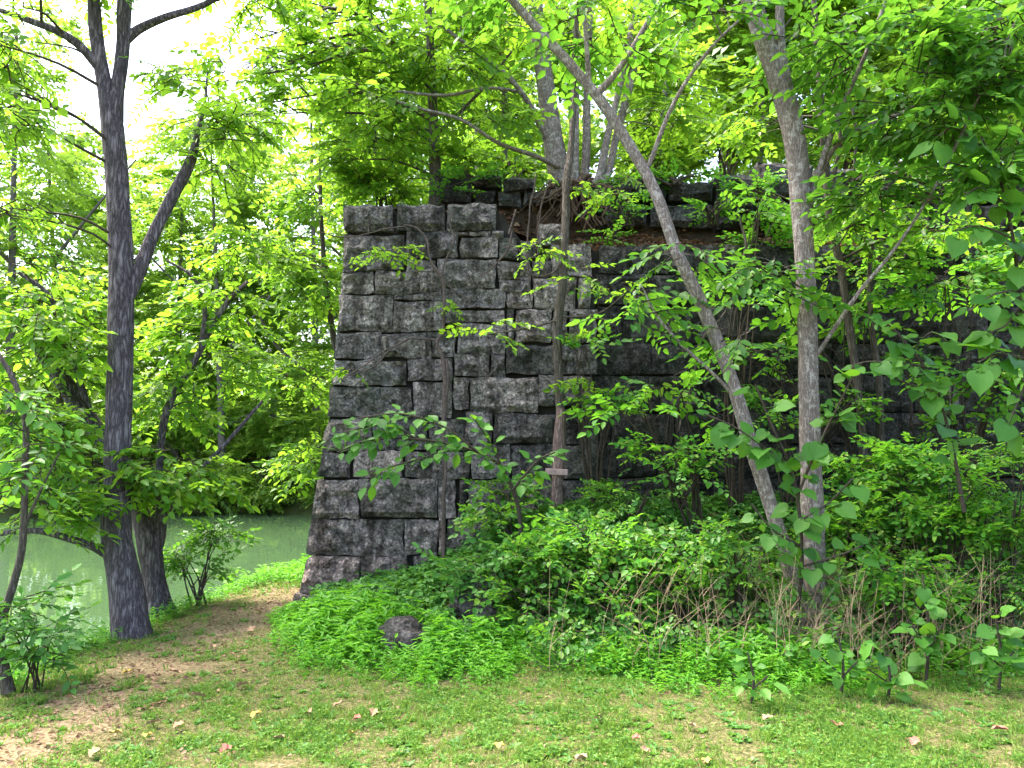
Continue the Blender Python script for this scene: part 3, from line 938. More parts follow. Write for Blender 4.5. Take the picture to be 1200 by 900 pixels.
# ------------------------------------------------------------------ woods across the river
def far_tree(u, v, Y, h_px, label, lean=0, blobs=None, mat=None, w=14, group=None, n=150, sprays=None, name='far_bank_tree'):
    k = h_px
    limbs = [[(u, v, Y, w), (u + lean * .3, v - .35 * k, Y, w * .8), (u + lean * .6, v - .65 * k, Y, w * .55), (u + lean, v - k, Y, w * .25)],
             [(u + lean * .35, v - .4 * k, Y, w * .5), (u + lean * .35 + .16 * k, v - .6 * k, Y - .5, w * .3), (u + lean * .4 + .26 * k, v - .72 * k, Y - .8, w * .15)],
             [(u + lean * .45, v - .5 * k, Y, w * .45), (u + lean * .45 - .18 * k, v - .68 * k, Y + .4, w * .28), (u + lean * .4 - .27 * k, v - .8 * k, Y + .6, w * .15)]]
    if blobs is None:
        blobs = []
        for q in range(6):
            f = (q + .5) / 6
            wd = .36 * k * (1.1 - abs(f - .5) * .9)
            blobs.append((u + lean * f + random.uniform(-.6, .6) * wd * .7, v - k * (.16 + .88 * f), Y + random.uniform(-1.2, 1.2), wd * .75, k * .15, 1.8, n // 6))
    make_tree(name, label, 'tree', limbs, blobs, BARK_FAR, mat or LEAF_FAR, sprays or SPR_FAR, 7, 2, .7, 1.25, group, flare=.2, bump=.05)


FB = 'trees on the far river bank'
for (u, v, Y, h, lean, w, lab) in (
        (10, 590, 31, 560, 10, 20, 'leafy tree across the river at the left edge of the picture'),
        (75, 592, 34, 440, -20, 16, 'bright green tree across the river just left of the forked trunk'),
        (128, 590, 38, 380, 15, 14, 'tree across the river directly behind the forked trunk'),
        (205, 590, 35, 400, 10, 15, 'pale green tree across the river right of the forked trunk'),
        (262, 590, 33, 420, -15, 15, 'sunlit tree across the river above the waterside shrub'),
        (318, 592, 36, 440, 12, 15, 'yellow green tree across the river midway between forked trunk and wall'),
        (372, 592, 34, 480, -8, 16, 'bright tree across the river close to the wall corner'),
        (430, 592, 38, 520, 5, 16, 'tree across the river mostly hidden by the wall corner')):
    far_tree(u, v, Y, h, lab, lean, w=w * .6, n=900)
for i, (u, Y, ru, rv, lab) in enumerate((
        (40, 31, 60, 40, 'low bush overhanging the far waterline at the left edge'),
        (110, 32.5, 45, 36, 'low bush overhanging the far waterline left of the forked trunk'),
        (215, 32, 48, 40, 'low bush overhanging the far waterline right of the forked trunk'),
        (285, 32, 45, 36, 'low dark bush overhanging the far waterline above the waterside shrub'),
        (350, 32.5, 50, 44, 'pale bush overhanging the far waterline beside the wall'))):
    make_shrub('far_bank_bush', lab, u, 596, Y + 1.4, 8, [(u, 560, Y, ru, rv, 1.2, 46), (u + ru * .5, 578, Y - .4, ru * .6, 14, .8, 22)], LEAF_FAR, SPR_FAR, smin=.6, smax=.95, pitch=(-40, 20), mul=2)
# the wood behind, one mass
T, A = blob_points([(u, v, Y, 90, 70, 4, 230) for (u, v, Y) in ((-60, 420, 52), (60, 470, 50), (180, 480, 55), (290, 460, 52), (390, 450, 56), (480, 420, 58), (100, 380, 60), (230, 360, 60), (350, 340, 62), (-30, 250, 60), (440, 300, 60),
                                                               (20, 540, 40), (110, 535, 39), (190, 540, 39), (260, 530, 39), (330, 535, 40), (390, 540, 40), (220, 480, 42), (320, 470, 42))])
o = scatter('distant_woods', SPR_FAR, T, rand_rot(len(T), A, 30, (-40, 30)), rng.uniform(1.0, 1.8, len(T)), np.zeros(3), None, [LEAF_FAR, TWIG])
tag(o, 'hazy mass of sunlit woodland behind the far bank trees', 'woods', kind='stuff')

# near-bank foliage beyond the wall corner
make_tree('corner_tree', 'slim tree with bright overlapping leaves just behind the wall corner', 'tree', [
    [(450, 640, 13.3, 12), (430, 560, 13.3, 10), (405, 460, 13.3, 8), (385, 360, 13.3, 7), (376, 250, 13.3, 5), (375, 150, 13.3, 3)],
    [(404, 450, 13.3, 6), (354, 430, 13.4, 5), (320, 400, 13.3, 4), (300, 360, 13.2, 3)]],
    [(360, 540, 13, 40, 45, .8, 36), (345, 440, 13, 55, 50, .9, 44), (365, 330, 13, 50, 60, .9, 50), (370, 220, 13, 50, 50, .9, 40), (330, 300, 13.2, 40, 40, .8, 26)],
    BARK_MID, LEAF_SUN, SPR_NEAR, 7, 3, .9, 1.3, mul=2.2)

# ------------------------------------------------------------------ trees on top of the wall
Y0 = 10.1
make_tree('wall_top_tree', 'slender straight tree growing on the wall top above the pier', 'tree', [
    [(513, 244, Y0, 18), (511, 225, Y0, 15), (509, 170, Y0, 13), (506, 90, Y0, 11), (501, 0, Y0, 9), (494, -120, Y0, 6)],
    [(508, 110, Y0, 6), (470, 60, Y0 - .3, 4), (430, 20, Y0 - .5, 3)],
    [(509, 160, Y0, 5), (560, 110, Y0 - .2, 4), (600, 60, Y0 - .4, 3)]],
    [(430, 170, 9.8, 60, 50, .8, 56), (470, 60, 10, 80, 60, 1, 76), (400, 60, 9.8, 70, 60, .9, 64), (560, 50, 10, 60, 50, .8, 36), (350, 110, 9.8, 60, 60, .8, 48), (480, -70, 10, 120, 60, 1.2, 70), (330, 30, 9.6, 60, 40, .8, 40), (285, 80, 9.6, 45, 45, .7, 34)],
    BARK_MID, LEAF_SUN, SPR_NEAR, 9, 4, .8, 1.2, mul=1.3)
root = make_tree('multi_stem_tree', 'cluster of grey stems rising from exposed brown roots at the wall top', 'tree', [
    [(664, 232, Y0, 36), (655, 205, Y0, 28), (648, 160, Y0, 25), (641, 110, Y0, 23), (634, 60, Y0, 21), (625, 0, Y0, 19), (610, -110, Y0, 14)],
    [(672, 228, Y0 - .1, 18), (673, 200, Y0 - .1, 13), (673, 120, Y0 - .1, 12), (676, 50, Y0 - .1, 11), (680, -20, Y0 - .1, 9)],
    [(680, 226, Y0, 14), (686, 200, Y0, 11), (688, 120, Y0, 10), (690, 40, Y0, 9), (694, -40, Y0, 7)],
    [(694, 228, Y0 - .15, 18), (703, 205, Y0 - .15, 11), (712, 160, Y0 - .1, 9), (728, 95, Y0, 8), (740, 40, Y0, 10), (752, -30, Y0, 8)],
    [(690, 235, Y0 - .2, 18), (712, 204, Y0 - .1, 10), (722, 160, Y0, 9), (733, 120, Y0, 10), (752, 50, Y0, 8), (790, -20, Y0, 6)],
    [(660, 198, Y0 - .1, 7), (625, 182, Y0 - .4, 6), (585, 168, Y0 - .6, 5), (540, 140, Y0 - .8, 4), (495, 128, Y0 - .9, 4), (430, 108, Y0 - 1, 3)],
    [(640, 165, Y0, 8), (622, 125, Y0 - .3, 7), (596, 90, Y0 - .5, 6), (560, 62, Y0 - .6, 5), (520, 32, Y0 - .7, 4)],
    [(612, 108, Y0 - .3, 5), (570, 103, Y0 - .5, 4), (520, 112, Y0 - .6, 4), (450, 105, Y0 - .8, 3)],
], [(450, 115, 9.2, 60, 25, .5, 22), (520, 60, 9.5, 60, 40, .7, 40), (600, 30, 9.8, 60, 50, .8, 46), (700, 20, 10, 80, 50, 1, 60), (760, 60, 10, 50, 60, .8, 34), (560, 130, 9.4, 60, 25, .5, 18), (640, -60, 10, 160, 60, 1.4, 50), (780, 130, 10.2, 40, 40, .6, 24)],
    BARK_PALE, LEAF_SUN, SPR_NEAR, 10, 3, .8, 1.2, flare=.4, mul=1.3)
# exposed root mass under that cluster
base = np.array(root.location)
rt = []
for k in range(60):
    u0, v0 = random.uniform(648, 708), random.uniform(205, 236)
    u1 = u0 + random.gauss(4, 30); v1 = random.uniform(228, 276)
    p0 = at(u0, v0, Y0 - .05); p2 = at(u1, v1, random.uniform(9.35, 9.7))
    p1 = (p0 + p2) / 2 + np.array([random.uniform(-.2, .2), random.uniform(-.22, -.05), random.uniform(-.05, .12)])
    P = smooth_path(np.array([p0, p1, p2]), 4) + np.array([[random.gauss(0, .012) for _ in range(3)] for _ in range(9)])
    r0 = random.choice((.006, .008, .012, .02, .035))
    rt.append(tube(P - base, np.linspace(r0, r0 * .4, len(P)), 5))
V, Q = merge(rt)
o = link('roots', mesh_quads('roots', V, Q), root, [ROOTM], True)
o['kind'] = 'stuff'; o['label'] = 'brown tangle of exposed roots hanging over the ledge'

HB = [  # trees standing further back on the embankment: u, v foot, Y, height px, lean, trunk px
    (440, 230, 13.5, 330, -10, 9, 'thin tree on the embankment behind the left end of the wall top'),
    (590, 215, 14.5, 330, 6, 11, 'straight tree on the embankment between the slender tree and the grey stems'),
    (560, 215, 18, 300, -6, 8, 'distant thin tree on the embankment right of the slender tree'),
    (770, 200, 13, 330, 40, 9, 'tree on the embankment behind the leaning trunk'),
    (850, 195, 16, 330, -10, 12, 'tree on the embankment just left of the upright pale trunk'),
    (890, 195, 13.5, 330, 12, 9, 'tree on the embankment behind the upright pale trunk'),
    (1010, 190, 14.5, 320, -12, 11, 'tree on the embankment right of the upright pale trunk'),
    (1090, 185, 13, 330, 15, 10, 'tree on the embankment near the right end of the wall'),
    (1180, 185, 15, 340, -20, 12, 'tree on the embankment at the right edge of the picture')]
for (u, v, Y, h, lean, w, lab) in HB:
    far_tree(u, v, Y, h, lab, lean, w=w * .8, n=480, mat=LEAF_SUN, sprays=SPR_MID, name='embankment_tree')
for (u, v, Y, ru, rv, n, lab) in (
        (450, 222, 10.3, 46, 26, 60, 'leafy bush spilling over the top left corner of the wall'),
        (545, 205, 10.6, 34, 26, 40, 'leafy bush on the wall top beside the slender tree'),
        (600, 190, 12, 50, 34, 50, 'sunlit bush behind the wall top left of the grey stems'),
        (760, 190, 12, 50, 30, 50, 'sunlit bush on the embankment behind the leaning trunk'),
        (850, 165, 12, 60, 46, 70, 'big bright bush on the embankment left of the upright pale trunk'),
        (990, 180, 11.6, 60, 36, 60, 'bright bush on the embankment right of the upright pale trunk'),
        (1090, 170, 11.6, 60, 40, 60, 'bush on the embankment above the dark upper stones'),
        (1180, 170, 11.5, 60, 50, 60, 'bush on the embankment at the far right end of the wall')):
    make_shrub('embankment_bush', lab, u, v + rv, Y, 7, [(u, v, Y, ru, rv, .7, n)], LEAF_SUN, SPR_NEAR, smin=.8, smax=1.2, mul=1.8)
# wood further up the slope
T, A = blob_points([(u, v, Y, 80, 60, 3, 170) for (u, v, Y) in ((500, 190, 30), (600, 180, 32), (720, 170, 30), (840, 160, 32), (950, 150, 30), (1060, 150, 32), (1170, 140, 30), (560, 80, 34), (780, 60, 34), (900, 40, 34), (1030, 40, 34), (1150, 30, 34), (680, 20, 36), (1250, 90, 30))])
o = scatter('hillside_woods', SPR_FAR, T, rand_rot(len(T), A, 30, (-40, 30)), rng.uniform(.9, 1.5, len(T)), np.zeros(3), None, [LEAF_FAR, TWIG])
tag(o, 'sunlit woodland filling the slope above the wall', 'woods', kind='stuff')

# ------------------------------------------------------------------ trees in front of the wall
make_tree('slanting_tree', 'pale lichened tree slanting up to the left across the wall', 'tree', [
    [(944, 745, 6.75, 25.3), (936, 700, 6.75, 20.4), (920, 645, 6.75, 17.6), (902, 590, 6.8, 16.9), (878, 515, 6.8, 17.6), (864, 465, 6.8, 16.2), (846, 415, 6.85, 15.5), (820, 352, 6.9, 15.5), (792, 292, 6.9, 14.1), (768, 225, 6.95, 13.4), (742, 178, 7, 13.4), (705, 120, 7, 12.7), (665, 72, 7, 12.0), (612, 14, 7, 10.6), (550, -60, 7, 8.4)],
    [(698, 112, 7, 10), (722, 85, 7, 8), (745, 50, 7, 7), (785, -20, 7, 5)],
    [(690, 103, 7, 8), (688, 60, 6.9, 6), (682, -10, 6.8, 5)],
    [(760, 195, 7, 6), (790, 120, 6.9, 5), (830, 60, 6.8, 4), (870, 20, 6.8, 3)],
    [(866, 470, 6.8, 5), (838, 440, 6.8, 4), (800, 405, 6.8, 4), (770, 370, 6.8, 3), (752, 335, 6.8, 2)],
], [(740, 360, 6.8, 55, 40, .4, 15), (800, 300, 6.8, 40, 22, .3, 9), (700, 30, 6.9, 80, 40, .7, 30), (610, -40, 7, 110, 50, .9, 46), (840, 20, 6.7, 60, 40, .6, 20), (750, -90, 7, 160, 60, 1.2, 26), (860, 400, 6.8, 40, 26, .3, 8)],
    BARK_PALE, LEAF_MID, SPR_NEAR, 14, 3, .8, 1.2, flare=.25, bump=.10)
make_tree('upright_tree', 'pale upright tree with mottled bark standing before the dark wall', 'tree', [
    [(958, 748, 6.95, 35.2), (956, 705, 6.95, 29.9), (953, 640, 6.95, 26.4), (951, 560, 6.95, 24.6), (948, 450, 6.95, 22.9), (945, 350, 6.95, 22.9), (941, 270, 6.95, 23.8), (936, 200, 6.95, 24.6), (925, 135, 6.95, 27.3), (906, 75, 6.95, 25.5), (886, 20, 6.95, 23.8), (868, -40, 6.95, 22.0), (830, -170, 6.9, 15.8)],
    [(935, 150, 6.95, 14), (921, 90, 6.9, 12), (914, 40, 6.9, 11), (915, -30, 6.9, 9)],
    [(944, 262, 6.95, 9), (960, 200, 6.9, 7), (985, 130, 6.8, 6), (1020, 50, 6.7, 5), (1045, -20, 6.6, 4)],
    [(947, 432, 6.95, 6), (968, 400, 6.85, 5), (1005, 345, 6.7, 5), (1050, 290, 6.5, 4), (1095, 220, 6.4, 3), (1140, 130, 6.3, 3)],
    [(945, 235, 6.95, 8), (985, 165, 6.9, 6), (1050, 135, 6.7, 5), (1120, 110, 6.5, 4), (1180, 90, 6.3, 3)],
], [(1050, 60, 6.5, 80, 60, .6, 46), (1130, 110, 6.3, 70, 60, .5, 46), (1040, 140, 6.6, 60, 30, .4, 22), (960, 40, 6.8, 60, 40, .5, 20), (1170, 30, 6.2, 70, 50, .5, 34), (880, -80, 6.9, 160, 60, 1.2, 26), (1060, -80, 6.6, 160, 60, 1.2, 30), (1020, 230, 6.8, 60, 30, .3, 18), (905, 330, 6.9, 40, 40, .3, 10), (1160, 200, 6.3, 50, 40, .4, 22)],
    BARK_PALE, LEAF_MID, SPR_NEAR, 14, 3, .8, 1.2, flare=.25, bump=.10, mul=1.9)
make_tree('thin_tree', 'thin dark tree close behind the upright pale trunk', 'tree', [
    [(1014, 560, 8.1, 10), (1008, 480, 8.1, 9), (998, 400, 8.1, 9), (986, 320, 8.1, 9), (972, 250, 8.1, 9), (968, 200, 8.1, 9), (962, 120, 8.0, 8), (956, 40, 8.0, 7), (950, -60, 8, 6)],
    [(970, 235, 8.1, 6), (985, 165, 8.0, 5), (978, 110, 8, 5), (1000, 20, 8, 4)],
    [(975, 255, 8.1, 5), (1000, 215, 7.9, 5), (1040, 195, 7.8, 4), (1100, 180, 7.6, 3)],
    [(1000, 215, 7.9, 4), (1003, 160, 7.9, 3), (998, 120, 7.9, 3)]],
    [(1060, 215, 7.7, 60, 28, .4, 26), (1000, 260, 7.9, 50, 36, .4, 22), (1110, 250, 7.7, 50, 40, .4, 24), (900, 150, 8.3, 50, 50, .5, 28), (1020, 300, 7.9, 50, 30, .4, 14)],
    BARK_MID, LEAF_SUN, SPR_NEAR, 8, 3, .7, 1.0, flare=.2)
make_tree('mossy_pole_tree', 'thin pole-like sapling right of the upright pale trunk', 'sapling', [
    [(1034, 570, 8.2, 9), (1032, 510, 8.2, 9), (1030, 440, 8.2, 8), (1020, 370, 8.2, 7), (1022, 280, 8.2, 5), (1040, 200, 8.2, 4)]],
    [(1040, 330, 8, 40, 40, .3, 10), (1050, 250, 8, 40, 30, .3, 9)], BARK_MID, LEAF_MID, SPR_NEAR, 7, 2, .8, 1.1, flare=.2)
make_tree('slim_wall_tree', 'slim rough-barked tree growing up against the middle of the wall', 'tree', [
    [(653, 612, 8.25, 15), (653, 575, 8.25, 13), (655, 530, 8.25, 14), (657, 492, 8.25, 13), (657, 478, 8.25, 10)],
    [(657, 490, 8.25, 10), (656, 455, 8.25, 11), (653, 410, 8.25, 11), (656, 360, 8.25, 11), (661, 310, 8.25, 10), (663, 260, 8.3, 10), (664, 215, 8.35, 10), (670, 160, 8.5, 8), (674, 90, 8.6, 7), (676, 0, 8.6, 6)],
    [(661, 300, 8.25, 3.5), (650, 318, 8.2, 3), (632, 324, 8.15, 2.5), (612, 318, 8.1, 2)],
    [(657, 372, 8.25, 3), (700, 368, 8.1, 2.5), (732, 345, 8, 2)],
    [(656, 375, 8.25, 3), (615, 385, 8.0, 2.5), (570, 392, 7.9, 2)],
], [(675, 325, 8.0, 30, 14, .2, 6), (640, 296, 8.0, 24, 12, .2, 6), (720, 345, 7.9, 36, 22, .25, 9), (575, 385, 7.9, 34, 16, .2, 7), (668, 215, 8.2, 30, 14, .25, 6), (690, 392, 8, 24, 12, .2, 4), (730, 225, 8.6, 26, 24, .25, 9), (700, 455, 8, 26, 14, .2, 5), (680, 0, 8.6, 60, 40, .5, 30)],
    BARK_MID, LEAF_SUN, SPR_NEAR, 10, 2, .6, .85, flare=.2, bump=.22, bark0=BARK_PINK)
# the little board nailed across that trunk
c = at(652, 553, 8.25 - .075)
board = empty('crosspiece', c)
tag(board, 'small bleached wooden board nailed across the slim trunk like a cross', 'board')
import bmesh
bm = bmesh.new(); bmesh.ops.create_cube(bm, size=1)
for v_ in bm.verts: v_.co = Vector((v_.co.x * .225, v_.co.y * .022, v_.co.z * .062))
bmesh.ops.bevel(bm, geom=bm.edges[:], offset=.003, segments=1, affect='EDGES')
bmesh.ops.subdivide_edges(bm, edges=[e for e in bm.edges if abs(e.verts[0].co.x - e.verts[1].co.x) > .1], cuts=6)
for v_ in bm.verts: v_.co.z += .0035 * noise.noise(v_.co * 30)
me = bpy.data.meshes.new('plank'); bm.to_mesh(me); bm.free()
plank_ob = o = link('plank', me, board, [PLANK]); o.rotation_euler = (0, R(3), 0)
bm = bmesh.new(); bmesh.ops.create_cone(bm, cap_ends=True, segments=10, radius1=.006, radius2=.006, depth=.01)
me = bpy.data.meshes.new('nail'); bm.to_mesh(me); bm.free()
for dx in (-.012,):
    o = link('nail', me, plank_ob, [NAIL]); o.rotation_euler = (R(90), 0, 0); o.location = (dx, -.015, 0)

# ------------------------------------------------------------------ vines on the wall
def face_path(L, proud=0.135):
    P = np.array([on_face(u, v, -proud) for (u, v, w) in L]); r = np.array([w * .32 * 8.8 / F for (u, v, w) in L])
    PR = smooth_path(np.column_stack([P, r]), 5)
    PR[:, 1] += np.array([.03 * nz(p[0] * 6, p[2] * 6) for p in PR])
    PR[:, 0] += np.array([.018 * nz(p[0] * 2, p[2] * 5, 4) for p in PR])
    return PR[:, :3], np.maximum(PR[:, 3], .002)


def vine(name, label, main, tendrils, mat, leafblobs=None):
    P, r = face_path(main)
    base = P[0].copy(); root = empty(name, base); tag(root, label, 'vine')
    V, Q = tube(P - base, r, 8, .25, 3.0)
    link('stem', mesh_quads('stem', V, Q), root, [mat], True)
    for t in tendrils:
        P, r = face_path(t)
        V, Q = tube(P - base, r, 5, .2, 5.0)
        link('tendril', mesh_quads('tendril', V, Q), root, [mat], True)
    if leafblobs:
        T, A = blob_points(leafblobs)
        scatter('foliage', SPR_SHRUB, T, rand_rot(len(T), A, 25, (-30, 20)), rng.uniform(.7, 1.1, len(T)), base, root, [LEAF_SUN, TWIG])


vine('climbing_vine', 'brown woody vine climbing the pier and splitting near the top', [(519, 676, 9), (520, 620, 8), (521, 560, 7), (520, 500, 8), (521, 450, 8), (518, 420, 8), (513, 402, 7), (519, 385, 6), (521, 345, 7), (517, 325, 6), (509, 312, 6)], [
    [(521, 345, 4), (517, 330, 4), (504, 303, 4), (501, 283, 4), (489, 268, 3.5), (474, 264, 3)],
    [(500, 288, 3), (490, 300, 2.5), (482, 306, 2)],
    [(517, 325, 3.5), (524, 302, 3), (532, 282, 3), (528, 262, 2.5), (533, 244, 2)],
    [(514, 398, 4), (495, 397, 3.5), (478, 397, 3), (458, 410, 3), (440, 428, 2.5), (412, 440, 2)],
    [(480, 397, 2.5), (450, 412, 2.5), (420, 432, 2), (396, 448, 2)],
    [(474, 266, 2.5), (450, 268, 2.5), (432, 274, 2.5), (400, 278, 2.5), (375, 272, 2)],
    [(432, 273, 2), (431, 262, 2), (433, 255, 1.5)],
    [(519, 335, 2.5), (490, 331, 2), (460, 337, 2), (430, 343, 1.5)],
    [(522, 420, 6), (524, 440, 6), (523, 470, 5), (520, 520, 4)],
    [(519, 330, 2.5), (535, 342, 2), (552, 352, 2)]], VINE,
    [(455, 292, 8.4, 32, 14, .12, 14), (425, 300, 8.4, 16, 8, .1, 4), (525, 355, 8.5, 8, 12, .05, 4), (415, 430, 8.5, 24, 10, .06, 5)])
vine('hanging_vine', 'thin bare vines hanging down the wall left of the slim tree', [(628, 205, 3), (622, 240, 3), (618, 285, 3), (619, 330, 2.5), (624, 360, 2)], [
    [(641, 215, 2.5), (633, 250, 2.5), (630, 290, 2), (640, 325, 2)],
    [(600, 270, 4), (596, 288, 4), (590, 300, 3.5), (575, 315, 3), (560, 325, 2)],
    [(590, 290, 3), (605, 290, 2.5), (620, 310, 2.5), (626, 340, 2)],
    [(596, 275, 4), (600, 260, 4), (606, 245, 3)]], VINE, [(622, 289, 8.3, 14, 7, .08, 5)])
vine('dark_vine', 'dark looping vine on the wall between the two pale trees', [(795, 505, 4), (805, 470, 5), (812, 440, 5), (822, 400, 5), (850, 365, 4), (868, 320, 5), (873, 285, 5), (868, 255, 4)], [
    [(812, 440, 4), (800, 436, 3.5), (790, 440, 3)], [(870, 300, 3), (890, 290, 2.5), (905, 262, 2)]], BARK_MID)

# ------------------------------------------------------------------ broad-leaved plants: every large leaf a piece of its own
def broad_material(name, cols, trans):
    m = leaf_material(name, cols, trans, .42, .5, True)
    nt = m.node_tree
    b = nt.nodes['Principled BSDF']
    tc = N(nt, 'ShaderNodeTexCoord')
    sp = N(nt, 'ShaderNodeSeparateXYZ'); nt.links.new(tc.outputs['Object'], sp.inputs[0])
    ay = math_n(nt, 'ABSOLUTE', sp.outputs[1])
    mid = math_n(nt, 'LESS_THAN', ay, 0.016)
    ph = math_n(nt, 'SUBTRACT', sp.outputs[0], math_n(nt, 'MULTIPLY', ay, 0.75))
    fr = math_n(nt, 'FRACT', math_n(nt, 'MULTIPLY', ph, 6.5))
    vein = math_n(nt, 'MAXIMUM', mid, math_n(nt, 'LESS_THAN', fr, 0.10))
    nn = noise_tex(nt, 5, 4, .6, tc.outputs['Object'])
    src = b.inputs['Base Color'].links[0].from_socket
    c1 = mixc(nt, math_n(nt, 'MULTIPLY', nn.outputs['Fac'], .5), src, mixc(nt, 1.0, src, (.55, .62, .5), 'MULTIPLY'))
    c2 = mixc(nt, math_n(nt, 'MULTIPLY', vein, .5), c1, mixc(nt, 1.0, src, (1.5, 1.35, 1.3), 'MULTIPLY'))
    nt.links.new(c2, b.inputs['Base Color'])
    bp = N(nt, 'ShaderNodeBump'); bp.inputs['Strength'].default_value = .5; bp.inputs['Distance'].default_value = .004
    nt.links.new(math_n(nt, 'SUBTRACT', nn.outputs['Fac'], vein), bp.inputs['Height']); nt.links.new(bp.outputs[0], b.inputs['Normal'])
    return m


LEAF_BIG = broad_material('broad_leaf', [(0.03, 0.13, 0.014), (0.07, 0.22, 0.024), (0.13, 0.31, 0.05)], (0.26, 0.56, 0.03))


def heart_mesh(name, heart=True, seed=0, mat=None):
    r = random.Random(seed)
    pts = [(0, 0), (-.08, .16), (-.05, .34), (.10, .46), (.32, .50), (.54, .42), (.76, .25), (.90, .10), (1.02, 0)] if heart else [(0, 0), (.06, .10), (.2, .23), (.40, .30), (.62, .27), (.80, .16), (.92, .06), (1.02, 0)]
    cup, curl, wav, ph = r.uniform(-.10, .45), r.uniform(.05, .5), r.uniform(.02, .07), r.uniform(0, 6)
    asym = r.uniform(.88, 1.1)
    zf = lambda x_, y_: cup * abs(y_) * .6 - curl * x_ * x_ * .5 + wav * math.sin(x_ * 8 + ph + y_ * 5) * abs(y_) * 2
    V, n = [], len(pts)
    for (x, y) in pts: V.append((x, 0, zf(x, 0) - .015))
    for sg in (1, -1):
        q = 1 if sg > 0 else asym
        for f in (.55, 1.0):
            for (x, y) in pts[1:-1]:
                xx = x + r.uniform(-.015, .015); yy = y * q * f * sg
                V.append((xx if f == 1 else max(xx, .02) * .97 + .01, yy, zf(xx, yy)))
    Fc, m = [], n - 2
    for sg in (0, 1):
        o1 = n + sg * 2 * m; o2 = o1 + m
        faces = []
        for k in range(n - 1):
            a_, b_ = k, k + 1
            f = [a_, b_] + ([o1 + b_ - 1] if b_ < n - 1 else []) + ([o1 + a_ - 1] if a_ > 0 else [])
            faces.append(f)
            if 0 < a_ and b_ < n - 1: faces.append([o1 + a_ - 1, o1 + b_ - 1, o2 + b_ - 1, o2 + a_ - 1])
        faces.append([0, o1, o2]); faces.append([n - 1, o2 + m - 1, o1 + m - 1])
        for f in faces:
            Fc.append(tuple(f) if sg == 0 else tuple(reversed(f)))
    nb = len(V)
    for (x, w_) in ((-.55, .012), (-.25, .012), (.05, .014)):
        z0 = .10 * (x - .05) ** 2
        V += [(x, -w_, z0), (x, w_, z0), (x, 0, z0 + .018)]
    for k in (0, 3):
        Fc += [(nb + k, nb + k + 1, nb + k + 4, nb + k + 3), (nb + k + 1, nb + k + 2, nb + k + 5, nb + k + 4), (nb + k + 2, nb + k, nb + k + 3, nb + k + 5)]
    me = mesh_py(name, V, Fc)
    me.materials.append(mat or LEAF_BIG)
    me.polygons.foreach_set('use_smooth', [True] * len(me.polygons))
    return me


HEART = [heart_mesh('heart_leaf', True, k) for k in range(6)]; OVAL = [heart_mesh('oval_leaf', False, k + 20) for k in range(6)]
HEART_Y = heart_mesh('yellow_heart_leaf', True, 40, YELLOWING)


def broad_plant(name, label, stems, size, step, mesh=HEART, cat='sapling', stemmat=None, face=.55, start=.25, jitter=.05, yellow=0, hang=35):
    """stems: lists of (u, v, Y, width px); leaves alternate along each stem beyond `start`"""
    LW = [limb_world(L) for L in stems]
    base = LW[0][0][0].copy(); root = empty(name, base); tag(root, label, cat)
    for k, (P, r) in enumerate(LW):
        V, Q = tube(P - base, r, 6, .1, k)
        link('stem', mesh_quads('stem', V, Q), root, [stemmat or TWIG], True)
        seg = np.r_[0, np.cumsum(np.linalg.norm(np.diff(P, axis=0), axis=1))]
        s = seg[-1] * (start if k == 0 else .12); sg = 1
        while s <= seg[-1] + 1e-6:
            p = np.array([np.interp(s, seg, P[:, q]) for q in range(3)])
            t = np.array([np.interp(min(s + .03, seg[-1]), seg, P[:, q]) - np.interp(max(s - .05, 0), seg, P[:, q]) for q in range(3)])
            t /= np.linalg.norm(t) + 1e-9
            nrm = Vector((random.gauss(0, .4), -face + random.gauss(0, .35), 1)).normalized()
            side = Vector(np.cross(np.array(nrm), t)) * sg
            d = (Vector(t) * random.uniform(-.1, .9) + side * random.uniform(.3, 1.1) + Vector((random.gauss(0, .35), -.3 + random.gauss(0, .35), -math.sin(R(hang)) * random.uniform(.2, 1.5)))).normalized()
            z_ = (nrm - d * nrm.dot(d)).normalized(); y_ = z_.cross(d)
            sz = size * random.choice((.55, .75, .9, 1.0, 1.15))
            o = bpy.data.objects.new('leaf', HEART_Y if random.random() < yellow else random.choice(mesh))
            COL.objects.link(o); o.parent = root
            from mathutils import Matrix
            M = Matrix((d, y_, z_)).transposed().to_4x4()
            q = p - base + np.array(d) * .53 * sz
            M = Matrix.Translation(Vector(q)) @ M @ Matrix.Scale(sz, 4)
            o.matrix_local = M
            s += step * random.choice((.25, .8, 1.2, 1.5)); sg = -sg if random.random() < .8 else sg
    return root


